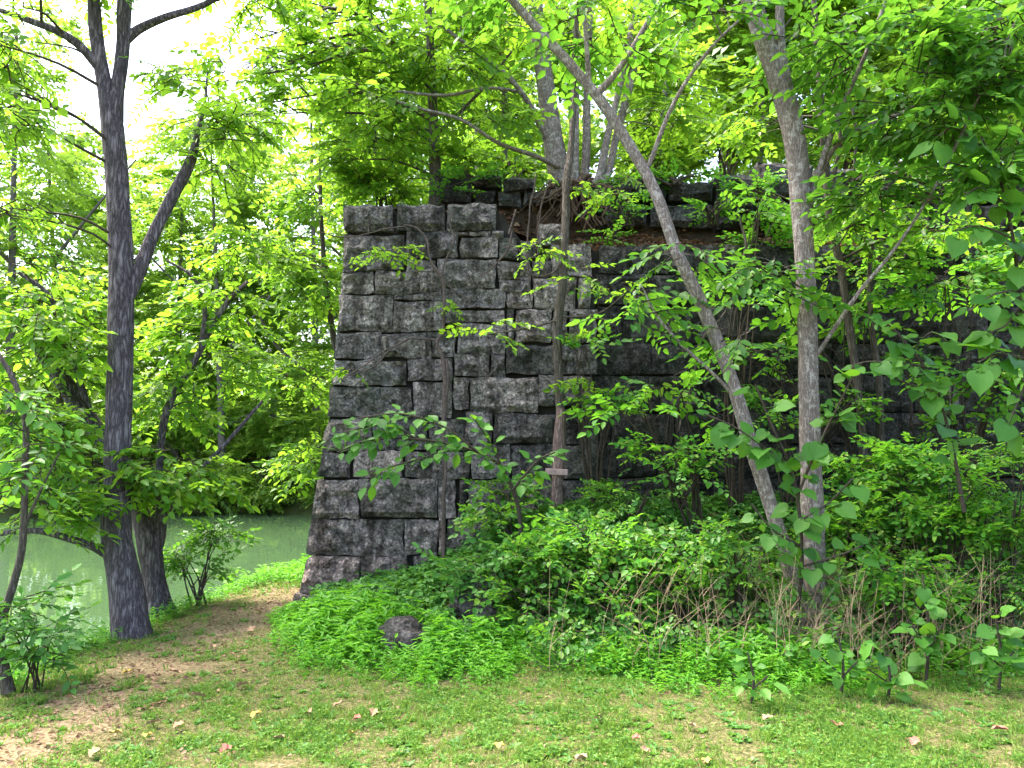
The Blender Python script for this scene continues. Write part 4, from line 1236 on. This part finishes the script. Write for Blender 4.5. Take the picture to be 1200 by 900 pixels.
broad_plant('redbud_sapling', 'sapling with round heart-shaped leaves in front of the upright pale trunk', [
    [(932, 735, 6.5, 5), (940, 650, 6.45, 4), (930, 560, 6.4, 4), (905, 500, 6.35, 3), (885, 450, 6.3, 2)],
    [(935, 580, 6.4, 3), (960, 520, 6.35, 3), (985, 470, 6.3, 2), (1000, 440, 6.3, 2)],
    [(925, 545, 6.4, 3), (890, 520, 6.35, 2), (860, 500, 6.3, 2), (825, 485, 6.3, 2)],
    [(938, 610, 6.4, 3), (970, 590, 6.35, 2), (1000, 560, 6.3, 2)],
    [(938, 640, 6.4, 3), (905, 620, 6.3, 2), (880, 590, 6.3, 2)],
    [(936, 665, 6.4, 3), (985, 650, 6.3, 2), (1010, 640, 6.3, 2)]], .135, .058, face=.8)
broad_plant('broadleaf_sapling', 'leafy sapling branch with pointed broad leaves before the darkest stretch of wall', [
    [(1130, 600, 6.4, 5), (1115, 520, 6.4, 4), (1095, 450, 6.4, 3), (1060, 400, 6.4, 3), (1035, 375, 6.4, 2)],
    [(1085, 430, 6.4, 3), (1050, 425, 6.3, 2), (1010, 425, 6.3, 2), (990, 440, 6.3, 2)],
    [(1070, 410, 6.4, 2), (1090, 390, 6.3, 2), (1105, 395, 6.3, 2)],
    [(1100, 460, 6.4, 2), (1065, 450, 6.3, 2), (1045, 440, 6.3, 2)]], .15, .058, face=.8)
broad_plant('edge_sapling', 'broad-leaved sapling leaning in at the right edge of the picture', [
    [(1215, 560, 6.0, 7), (1205, 470, 6.0, 6), (1198, 390, 6.0, 5), (1190, 300, 6.0, 4), (1175, 220, 6.0, 3), (1150, 160, 6, 2)],
    [(1200, 420, 6.0, 4), (1170, 415, 5.95, 3), (1145, 425, 5.9, 2)],
    [(1195, 340, 6.0, 3), (1165, 345, 5.9, 2), (1135, 365, 5.9, 2)],
    [(1196, 360, 6.0, 3), (1180, 380, 5.9, 2), (1160, 390, 5.9, 2)],
    [(1188, 280, 6.0, 3), (1150, 265, 5.9, 2), (1120, 270, 5.9, 2)],
    [(1180, 240, 6.0, 3), (1150, 220, 5.9, 2), (1130, 230, 5.9, 2)],
    [(1160, 180, 6.0, 2), (1120, 150, 5.9, 2), (1100, 160, 5.9, 2)],
    [(1195, 310, 6.0, 2), (1215, 280, 5.9, 2), (1235, 270, 5.9, 2)],
    [(1175, 215, 6.0, 2), (1200, 150, 5.9, 2), (1220, 100, 5.9, 2)],
    [(1202, 450, 6.0, 3), (1185, 490, 5.9, 2), (1178, 510, 5.9, 2)]], .155, .066, start=.3, yellow=0, face=.75)
broad_plant('wall_branch_sapling', 'low branch of overlapping oval leaves reaching left across the pier', [
    [(612, 640, 7.6, 6), (606, 590, 7.55, 5), (585, 545, 7.5, 4), (545, 525, 7.4, 3), (490, 515, 7.3, 3), (440, 515, 7.2, 2), (395, 530, 7.1, 2)],
    [(560, 530, 7.4, 3), (520, 500, 7.3, 2), (470, 485, 7.2, 2), (420, 490, 7.1, 2)],
    [(535, 520, 7.4, 3), (500, 535, 7.2, 2), (450, 550, 7.1, 2), (430, 565, 7.1, 1.5)],
    [(590, 552, 7.5, 3), (575, 520, 7.4, 2), (555, 490, 7.3, 2)],
    [(490, 515, 7.3, 2), (455, 498, 7.2, 2), (410, 505, 7.1, 2), (385, 515, 7.1, 1.5)],
    [(600, 575, 7.5, 3), (630, 540, 7.4, 2), (650, 530, 7.3, 2)]], .125, .026, OVAL, start=.3, yellow=0, hang=15)
for (u, v, Y, hh, lab) in ((880, 815, 5.25, 62, 'broad-leaved weed with drooping leaves at the front edge of the brush'),
                           (985, 800, 5.4, 75, 'lobed weed in front of the upright tree foot'),
                           (1040, 815, 5.35, 60, 'low broad-leaved weed right of the upright tree foot'),
                           (1170, 780, 5.5, 90, 'tall broad-leaved weed at the lower right edge'),
                           (1085, 770, 5.7, 130, 'tall weed with bluish leaves at the right of the brush')):
    b = at(u, v, Y); zg = gz(b[0], Y)
    v0 = v
    for _ in range(12):       # set the foot on the ground
        v0 += (at(u, v0, Y)[2] - zg) * F / Y
    broad_plant('broadleaf_weed', lab, [[(u, v0 + 2, Y, 4), (u + 3, v0 - hh * .5, Y, 3), (u - 4, v0 - hh, Y, 2)],
                                        [(u + 2, v0 - hh * .3, Y, 2), (u + 20, v0 - hh * .55, Y - .05, 2)],
                                        [(u, v0 - hh * .35, Y, 2), (u - 22, v0 - hh * .6, Y - .05, 2)]], .10, .036, OVAL if u < 900 else HEART, 'weed', start=.2, yellow=.0, face=.5)

# ------------------------------------------------------------------ undergrowth along the wall foot
for (u, v, Y, blobs, mat, spr, lab) in (
        (590, 690, 7.3, [(585, 650, 7.4, 45, 30, .35, 46), (560, 670, 7.3, 36, 16, .3, 26)], LEAF_IVY, SPR_SHRUB, 'low green bush at the wall foot right of the vine'),
        (600, 620, 8.0, [(595, 585, 8.0, 42, 30, .3, 34), (570, 610, 7.9, 36, 20, .3, 22)], LEAF_SHRUB, SPR_SHRUB, 'leafy shrub against the wall left of the nailed board'),
        (640, 700, 6.9, [(640, 660, 6.9, 55, 40, .4, 60), (610, 700, 6.8, 40, 28, .3, 34)], LEAF_SHRUB, SPR_SHRUB, 'dense bush below the nailed board'),
        (700, 690, 6.9, [(690, 635, 7.0, 60, 36, .4, 64), (735, 660, 6.8, 40, 30, .3, 34)], LEAF_FRESH, SPR_SHRUB, 'yellow-tipped bush right of the nailed board'),
        (745, 640, 7.8, [(745, 590, 7.8, 50, 34, .35, 40), (715, 570, 8.0, 30, 22, .25, 18)], LEAF_SHRUB, SPR_SMALL, 'fine-leaved bush at the wall foot between board and slanting tree'),
        (800, 700, 6.8, [(800, 640, 6.8, 55, 44, .4, 56), (770, 690, 6.7, 40, 26, .3, 26)], LEAF_SHRUB, SPR_SHRUB, 'tangled bush left of the slanting tree foot'),
        (820, 600, 7.8, [(815, 545, 7.6, 56, 40, .4, 30), (775, 530, 7.6, 40, 24, .3, 16)], LEAF_FRESH, SPR_SHRUB, 'arching shrub before the wall left of the slanting tree'),
        (865, 690, 6.6, [(865, 640, 6.6, 36, 44, .3, 32)], LEAF_SHRUB, SPR_SMALL, 'thin bush close left of the slanting tree foot'),
        (1000, 690, 7.4, [(1000, 620, 7.4, 46, 50, .35, 52), (1010, 560, 7.6, 40, 40, .3, 36)], LEAF_FRESH, SPR_SHRUB, 'fine-leaved shrub just right of the upright tree'),
        (1060, 680, 7.2, [(1060, 590, 7.2, 60, 50, .4, 66), (1050, 540, 7.4, 50, 30, .3, 36)], LEAF_FRESH, SPR_SHRUB, 'bright bush before the wall right of the upright tree'),
        (1120, 690, 6.8, [(1120, 610, 6.8, 56, 44, .4, 56), (1130, 560, 6.9, 46, 36, .35, 40)], LEAF_FRESH, SPR_SHRUB, 'bush under the broad-leaved sapling'),
        (1180, 700, 6.6, [(1180, 600, 6.6, 46, 54, .4, 60), (1190, 530, 6.7, 40, 44, .35, 44), (1165, 690, 6.3, 44, 34, .3, 30)], LEAF_FRESH, SPR_SMALL, 'tall bright bush at the right edge below the edge sapling'),
        (1060, 740, 6.3, [(1060, 680, 6.4, 60, 34, .35, 44)], LEAF_FRESH, SPR_SHRUB, 'loose bush in front of the bright bush at right'),
        (905, 290, 9.4, [(900, 290, 9.1, 46, 30, .2, 26), (880, 330, 8.9, 34, 30, .15, 18)], LEAF_FRESH, SPR_SHRUB, 'creeping shrub hanging from the ledge left of the upright trunk'),
        (1060, 285, 9.4, [(1050, 300, 9.0, 60, 26, .2, 30), (1010, 330, 8.8, 40, 26, .15, 16)], LEAF_FRESH, SPR_SHRUB, 'creeping shrub hanging from the ledge right of the upright trunk'),
        (735, 262, 9.6, [(732, 240, 9.5, 22, 26, .2, 14), (712, 275, 9.2, 16, 12, .1, 6)], LEAF_FRESH, SPR_SHRUB, 'small fern-like seedling on the ledge right of the roots'),
        (835, 262, 9.6, [(835, 240, 9.5, 24, 22, .2, 14)], LEAF_FRESH, SPR_SHRUB, 'seedling on the ledge before the big upper block'),
        (800, 470, 8.2, [(770, 460, 8.0, 55, 18, .25, 9), (735, 485, 7.9, 36, 16, .2, 6)], LEAF_FRESH, SPR_NEAR, 'leafy sprig hanging before the wall left of the slanting tree'),
        (1000, 420, 8.3, [(985, 380, 8.2, 60, 50, .3, 17), (905, 410, 8.2, 36, 40, .25, 9)], LEAF_FRESH, SPR_NEAR, 'leafy climber on the wall behind the upright trunk'),
        (1120, 380, 8.2, [(1110, 330, 8.0, 70, 40, .3, 30), (1150, 440, 7.6, 50, 40, .3, 16)], LEAF_FRESH, SPR_NEAR, 'leafy climber on the wall behind the edge sapling'),
        (860, 420, 8.4, [(850, 350, 8.3, 40, 40, .2, 8), (880, 250, 8.9, 40, 26, .2, 14)], LEAF_FRESH, SPR_NEAR, 'leafy climber on the wall between the slanting and upright trees'),
        (1080, 470, 8.3, [(1060, 430, 8.1, 60, 40, .3, 9), (1130, 490, 7.9, 50, 36, .3, 12)], LEAF_FRESH, SPR_SHRUB, 'loose climber on the dark wall left of the edge sapling'),
        (920, 480, 8.3, [(905, 470, 8.0, 36, 40, .25, 18), (990, 480, 8.0, 36, 36, .25, 16)], LEAF_FRESH, SPR_SHRUB, 'small climber on the wall behind the foot of the upright tree'),
        (700, 500, 8.4, [(705, 470, 8.2, 36, 22, .2, 12), (690, 410, 8.3, 30, 18, .15, 8)], LEAF_FRESH, SPR_SHRUB, 'small climber on the wall right of the slim tree'),
        (960, 270, 9.4, [(950, 250, 9.3, 60, 26, .3, 30), (880, 215, 9.6, 40, 22, .2, 18)], LEAF_FRESH, SPR_SHRUB, 'ivy tangle along the ledge behind the upright trunk'),
        (790, 215, 9.8, [(790, 208, 9.9, 50, 14, .2, 24), (740, 212, 9.9, 30, 12, .2, 14)], LEAF_FRESH, SPR_SHRUB, 'ivy tangle over the upper stones right of the roots'),
        (1060, 210, 9.8, [(1050, 200, 9.8, 70, 18, .25, 34), (1150, 205, 9.7, 60, 20, .25, 30)], LEAF_FRESH, SPR_SHRUB, 'ivy tangle over the upper stones at the right'),
        (560, 215, 10.0, [(560, 205, 9.9, 40, 16, .15, 20), (530, 225, 9.8, 20, 12, .1, 8)], LEAF_FRESH, SPR_SHRUB, 'ivy tangle on the upper stones beside the slender tree'),
        (1270, 690, 6.9, [(1270, 600, 6.9, 56, 60, .45, 50), (1290, 520, 7.1, 40, 40, .35, 30)], LEAF_FRESH, SPR_SHRUB, 'bush beyond the right edge of the bright bush'),
        (1360, 690, 7.3, [(1360, 600, 7.3, 60, 60, .45, 50), (1370, 500, 7.6, 50, 50, .35, 30)], LEAF_SHRUB, SPR_SHRUB, 'last bush along the wall foot at the far right'),
        (1140, 290, 9.4, [(1140, 285, 8.9, 50, 34, .2, 26)], LEAF_FRESH, SPR_SHRUB, 'creeping shrub on the ledge at the right end')):
    make_shrub('undergrowth_bush', lab, u, v, Y, 9, blobs, mat, spr, mul=1.5 if u < 890 else 1.9)

# dry stalks standing in the undergrowth
st = []
for k in range(320):
    u = random.choice([random.uniform(640, 1200), random.uniform(700, 1100), random.uniform(900, 1200)]); Y = random.uniform(5.75, 7.0)
    x = (u - 600) / F * Y; z0 = gz(x, Y)
    h = random.uniform(.25, .85); lx, ly = random.gauss(0, .16), random.gauss(0, .12)
    P = smooth_path(np.array([[x, Y, z0 - .02], [x + lx * .4 * h, Y + ly * .4 * h, z0 + h * .55], [x + lx * 1.3, Y + ly, z0 + h]]), 3)
    r0 = random.uniform(.0014, .0036)
    st.append(tube(P, np.linspace(r0, r0 * .5, len(P)), 3))
    for q in range(random.randint(0, 3)):
        p0 = P[random.randint(2, len(P) - 2)]
        e2 = p0 + np.array([random.gauss(0, .12), random.gauss(0, .1), random.uniform(.05, .2)])
        st.append(tube(smooth_path(np.array([p0, (p0 + e2) / 2 + np.array([0, 0, .02]), e2]), 2), np.linspace(r0 * .7, r0 * .3, 5), 3))
V, Q = merge(st)
tag(link('dry_stalks', mesh_quads('dry_stalks', V, Q), None, [DRY], True), 'thicket of thin dry tan stalks in front of the bushes', 'stalks', kind='stuff')

x = rng.uniform(.2, 6.4, 1250); y = rng.uniform(5.75, 7.3, 1250); n = len(x)
T = np.stack([x, y, ground_z(x, y) + rng.uniform(.05, .62, n) * sstep(5.6, 6.6, y)], -1)
o = scatter('weeds', SPR_SHRUB + SPR_SMALL, T, rand_rot(n, None, 30, (-20, 60)), rng.uniform(.6, 1.05, n), np.zeros(3), None, [LEAF_SHRUB, TWIG])
tag(o, 'mixed leafy weeds growing up through the dry stalks', 'weeds', kind='stuff')

# ------------------------------------------------------------------ ground cover
def clear_of_rocks(x, y):
    k = np.ones(len(x), bool)
    for (rx, ry) in ROCKS:
        k &= ~((np.abs(x - rx) < .2) & (y > ry - .36) & (y < ry + .15))
    return k


def stilt_edge(x):
    """front line of the tall bright grass"""
    return 5.62 + 0.22 * np.sin(np.asarray(x) * 2.3 + 1) + 0.12 * np.sin(np.asarray(x) * 5.1) + 0.06 * np.sin(np.asarray(x) * 13) + np.interp(x, [-2.3, -1.9, -1.2, -.6, 3.5], [1.9, 1.0, .35, 0, -.05])


def stilt_template(r):
    n = r.randint(5, 8); H = 1.0
    Vs, Qs, ids, o = [], [], [], 0
    for k in range(n):
        t = .15 + .85 * k / (n - 1)
        V, Q = leaf6(r.uniform(.30, .46), .30, .1, .3)
        M = rot('z', r.uniform(0, 6.28)) @ rot('y', R(r.uniform(-35, 5)))
        Vs.append(V @ M.T + np.array([.06 * math.sin(t * 4), .05 * t, t * H])); Qs.append(Q + o); o += 6; ids += [k] * 2
    V, Q = tube(np.array([[0, 0, 0], [.03, .02, .5], [0, .05, 1]]), [.012, .01, .006], 3)
    Vs.append(V); Qs.append(Q + o); ids += [n] * len(Q)
    return np.vstack(Vs), np.vstack(Qs), np.array(ids), np.zeros(len(ids), int)


STILT = [stilt_template(rr) for _ in range(6)]
x = rng.uniform(-2.35, 6.0, 31000); y = rng.uniform(5.2, 8.6, 31000)
depth = y - stilt_edge(x)
pt = np.array([nz(a_ * 2.2, c_ * 2.2, 11.0) for a_, c_ in zip(x, y)])
keep = (depth + .5 * pt + rng.normal(0, .13, len(x)) > 0) & (y < np.interp(x, [-2.4, -1.5, -.5, .3, 1, 4.6], [8.0, 7.4, 6.7, 6.4, 6.25, 6.1]) + .15 * np.sin(x * 4)) & (x > -2.3)
keep &= (rng.uniform(0, 1, len(x)) < .55) & clear_of_rocks(x, y)
x, y, depth, pt = x[keep], y[keep], depth[keep], pt[keep]
n = len(x)
S = np.clip(.09 + depth * .17 + pt * .08, .07, .24) * rng.uniform(.75, 1.25, n)
T = np.stack([x, y, ground_z(x, y) - .01], -1)
o = scatter('stiltgrass', STILT, T, rand_rot(n, None, 14, (-12, 12)), S, np.zeros(3), None, [LEAF_STILT])
tag(o, 'bright green tall grass with narrow leaves spreading in front of the wall', 'grass', kind='stuff')

# grass on the river bank and beyond the wall corner
x = rng.uniform(-5.0, -1.9, 9000); y = rng.uniform(3.6, 14.5, 9000)
d = x - bank_x(y)
keep = ((d > -.75) & (d < .22) & (rng.uniform(0, 1, len(x)) < .75)) | ((d > -.3) & (y > 9.6) & (d < .75))
x, y = x[keep], y[keep]; n = len(x)
T = np.stack([x, y, ground_z(x, y) - .01], -1)
S = rng.uniform(.07, .17, n) * np.where(y > 9.5, 1.25, 1)
o = scatter('bank_grass', STILT, T, rand_rot(n, None, 14, (-12, 12)), S, np.zeros(3), None, [LEAF_STILT])
tag(o, 'fringe of bright grass along the edge of the river bank', 'grass', kind='stuff')

# creeper covering the slope against the pier and the wall foot
IVY = [spray(5, .10, leaf6, .055, .85, .1, 75, False, 20, rr) for _ in range(5)]
x = rng.uniform(-2.0, 7.6, 12500); y = rng.uniform(6.2, 8.75, 12500)
lim = np.interp(x, [-2.0, -1.5, -.5, .3, 1, 5.2], [8.2, 7.25, 6.55, 6.3, 6.1, 6.0])
keep = (y > lim) & clear_of_rocks(x, y)
x, y = x[keep], y[keep]; n = len(x)
T = np.stack([x, y, ground_z(x, y) + rng.uniform(.02, .14, n)], -1)
o = scatter('creeper', IVY, T, rand_rot(n, None, 22, (-25, 25)), rng.uniform(.7, 1.25, n), np.zeros(3), None, [LEAF_IVY, TWIG])
tag(o, 'carpet of small creeper leaves on the slope at the wall foot', 'ground cover', kind='stuff')

# lawn
def blade_template(r):
    Vs, Qs, ids, o = [], [], [], 0
    for k in range(7):
        a_ = r.uniform(0, 6.28); h = r.uniform(.5, 1.0); b_ = r.uniform(.1, .7)
        dx, dy = math.cos(a_), math.sin(a_); px, py = r.uniform(-.5, .5), r.uniform(-.5, .5); w_ = .05
        Vs.append(np.array([[px - dy * w_, py + dx * w_, 0], [px + dy * w_, py - dx * w_, 0], [px + dx * b_ * .4 + dy * w_ * .7, py + dy * b_ * .4 - dx * w_ * .7, h * .6], [px + dx * b_, py + dy * b_, h]]))
        Qs.append(np.array([[0, 1, 2, 3]]) + o); o += 4; ids.append(k)
    return np.vstack(Vs), np.vstack(Qs), np.array(ids), np.zeros(7, int)


def clover_template(r):
    Vs, Qs, ids, o = [], [], [], 0
    for k in range(3):
        cx, cy, cz = r.uniform(-.8, .8), r.uniform(-.8, .8), r.uniform(.4, 1.0)
        for q in range(3):
            V, Q = leaf4(.30, .9, 0, .05)
            Vs.append(V @ rot('z', q * 2.09 + k).T @ rot('x', r.uniform(-.3, .3)).T + np.array([cx, cy, cz])); Qs.append(Q + o); o += 4; ids.append(k)
    return np.vstack(Vs), np.vstack(Qs), np.array(ids), np.zeros(len(ids), int)


BL = [blade_template(rr) for _ in range(6)]; CL = [clover_template(rr) for _ in range(4)]
n0 = 52000
y = 3.3 + 7.2 * rng.uniform(0, 1, n0) ** 1.5
x = rng.uniform(-1, 1, n0) * (.70 * y + .4)
b_ = bare_mask(x, y)
pn = np.array([.8 * nz(a_ * 1.3, c_ * 1.3, 2.0) + .8 * nz(a_ * 4.5, c_ * 4.5, 7.0) for a_, c_ in zip(x, y)])
d = x - bank_x(y)
keep = (d > -.1) & (rng.uniform(0, 1, n0) > b_ * 1.15 + .12 - pn * .55) & ((y < stilt_edge(x) + .15) | (x < -2.1)) & ~((y > 8.6) & (x > -2.3))
x, y, pn = x[keep], y[keep], pn[keep]; n = len(x)
T = np.stack([x, y, ground_z(x, y) - .004], -1)
o = scatter('lawn', BL, T, rand_rot(n, None, 8, (-8, 8)), rng.uniform(.022, .056, n) * (1 + .6 * np.clip(pn, -.6, 1.2)), np.zeros(3), None, [BLADE], np.clip(-pn * .5, -.3, .3))
tag(o, 'short patchy lawn grass in the foreground', 'grass', kind='stuff')
sel = rng.uniform(0, 1, n) < .18 + .4 * (pn > .1)
T2 = T[sel] + np.array([0, 0, .004]); n2 = len(T2)
o = scatter('clover', CL, T2, rand_rot(n2, None, 10, (-10, 10)), rng.uniform(.026, .045, n2), np.zeros(3), None, [BLADE], np.full(n2, -.25))
tag(o, 'clover and small weeds mixed into the foreground lawn', 'clover', kind='stuff')

ROS = []
for _ in range(4):
    Vs, Qs, ids, oo = [], [], [], 0
    for k in range(7):
        V, Q = leaf6(rr.uniform(.6, 1), .5, .15, .2)
        Vs.append(V @ (rot('z', k * .9 + rr.uniform(-.2, .2)) @ rot('y', R(-rr.uniform(10, 45)))).T); Qs.append(Q + oo); oo += 6; ids += [k] * 2
    ROS.append((np.vstack(Vs), np.vstack(Qs), np.array(ids), np.zeros(14, int)))
sel = rng.uniform(0, 1, n) < .10 + .16 * (pn > .15)
T2 = T[sel]; n2 = len(T2)
o = scatter('lawn_weeds', ROS, T2, rand_rot(n2, None, 10, (-10, 10)), rng.uniform(.03, .065, n2), np.zeros(3), None, [LEAF_IVY])
tag(o, 'small flat weed rosettes dotted through the lawn', 'weeds', kind='stuff')

# litter on the path, the ledge and the wall top
def litter(name, label, x, y, z, s0, s1):
    n = len(x)
    L6 = [(*leaf6(1.0, .6, .2, .15), np.zeros(2, int), np.zeros(2, int))]
    o = scatter(name, L6, np.stack([x, y, z], -1), rand_rot(n, None, 28, (-20, 20)), rng.uniform(s0, s1, n), np.zeros(3), None, [LITTER])
    tag(o, label, 'leaf litter', kind='stuff')


y = rng.uniform(3.8, 10, 1900); x = bank_x(y) + .95 + rng.normal(0, .5, 1900)
keep = x > bank_x(y) + .1
x, y = x[keep], y[keep]
litter('path_litter', 'small dry leaves scattered along the trodden path', x, y, ground_z(x, y) + .012, .018, .045)
y = 3.6 + 3.0 * rng.uniform(0, 1, 800) ** 1.3; x = rng.uniform(-1, 1, 800) * (.66 * y)
keep = (x > bank_x(y) + .2) & (y < stilt_edge(x) + .1)
x, y = x[keep], y[keep]
litter('lawn_litter', 'tiny dry leaf scraps scattered in the lawn', x, y, ground_z(x, y) + .02, .010, .030)
x = rng.uniform(-1.8, 6.5, 9000); y = rng.uniform(9.2, 10.15, 9000)
litter('ledge_litter', 'reddish brown dead leaves lying on the ledge of the wall', x, y, top_z(x, y) + .02, .05, .11)

# single fallen leaves on the lawn
def fallen_mesh(name, mat, seed):
    r = random.Random(seed)
    pts = [(0, 0), (.15, .22), (.32, .2), (.5, .42), (.62, .24), (.82, .2), (1, 0)]
    V = []
    for (x_, y_) in pts: V.append((x_ - .5, 0, .02))
    for (x_, y_) in pts[1:-1]: V.append((x_ - .5, y_, .10 + r.uniform(-.03, .16)))
    for (x_, y_) in pts[1:-1]: V.append((x_ - .5, -y_ * r.uniform(.8, 1.1), .10 + r.uniform(-.03, .16)))
    n_ = len(pts); Fc = []
    for s, o_ in ((1, n_ - 1), (0, 2 * n_ - 3)):
        for k in range(n_ - 1):
            f = [k, k + 1] + ([o_ + k + 1] if k + 1 < n_ - 1 else []) + ([o_ + k] if k else [])
            Fc.append(tuple(f) if s else tuple(reversed(f)))
    me = mesh_py(name, V, Fc); me.materials.append(mat)
    return me


FM = {'tan': [fallen_mesh('fallen_tan', FALLEN_TAN, k) for k in range(3)], 'red': [fallen_mesh('fallen_red', FALLEN_RED, k + 5) for k in range(2)], 'yellow': [fallen_mesh('fallen_yellow', FALLEN_YEL, k + 9) for k in range(2)]}
SPOTS = [(397, 828, 'tan'), (437, 838, 'tan'), (418, 845, 'red'), (326, 868, 'tan'), (362, 838, 'tan'), (412, 862, 'yellow'), (585, 877, 'yellow'), (745, 868, 'red'), (703, 845, 'tan'), (900, 845, 'tan'),
         (1072, 872, 'red'), (1172, 858, 'red'), (810, 853, 'tan'), (756, 882, 'tan'), (828, 895, 'yellow'), (135, 862, 'yellow'), (172, 865, 'yellow'), (110, 885, 'tan'), (210, 853, 'tan'), (180, 850, 'tan'),
         (82, 820, 'tan'), (232, 818, 'tan'), (285, 805, 'tan'), (205, 790, 'tan'), (150, 790, 'yellow'), (980, 852, 'red'), (1010, 800, 'yellow'), (265, 882, 'red'),
         (680, 892, 'tan'), (300, 840, 'yellow'), (250, 760, 'tan'), (295, 740, 'tan')]
ORD = ['first', 'second', 'third', 'fourth', 'fifth', 'sixth', 'seventh', 'eighth', 'ninth', 'tenth', 'eleventh', 'twelfth', 'thirteenth', 'fourteenth', 'fifteenth', 'sixteenth', 'seventeenth', 'eighteenth', 'nineteenth', 'twentieth']
LB = {'tan': 'dry tan leaf fallen on the grass, %s tan one from the left', 'red': 'reddish brown leaf fallen on the grass, %s red one from the left', 'yellow': 'yellow leaf fallen on the grass, %s yellow one from the left'}
seen = {'tan': 0, 'red': 0, 'yellow': 0}
for (u, v, c_) in sorted(SPOTS):
    Y = 5.0
    for _ in range(20):
        p = at(u, v, Y); Y += (p[2] - gz(p[0], Y) - .02) * Y / 1.6
    p = at(u, v, Y)
    o = bpy.data.objects.new('fallen_leaf', random.choice(FM[c_])); COL.objects.link(o)
    o.location = (p[0], Y, gz(p[0], Y) + .034)
    s = random.uniform(.06, .10); o.scale = (s, s, s)
    o.rotation_euler = (R(random.uniform(-25, 25)), R(random.uniform(-20, 20)), random.uniform(0, 6.28))
    tag(o, LB[c_] % ORD[seen[c_]], 'fallen leaf', 'leaves fallen on the lawn')
    seen[c_] += 1
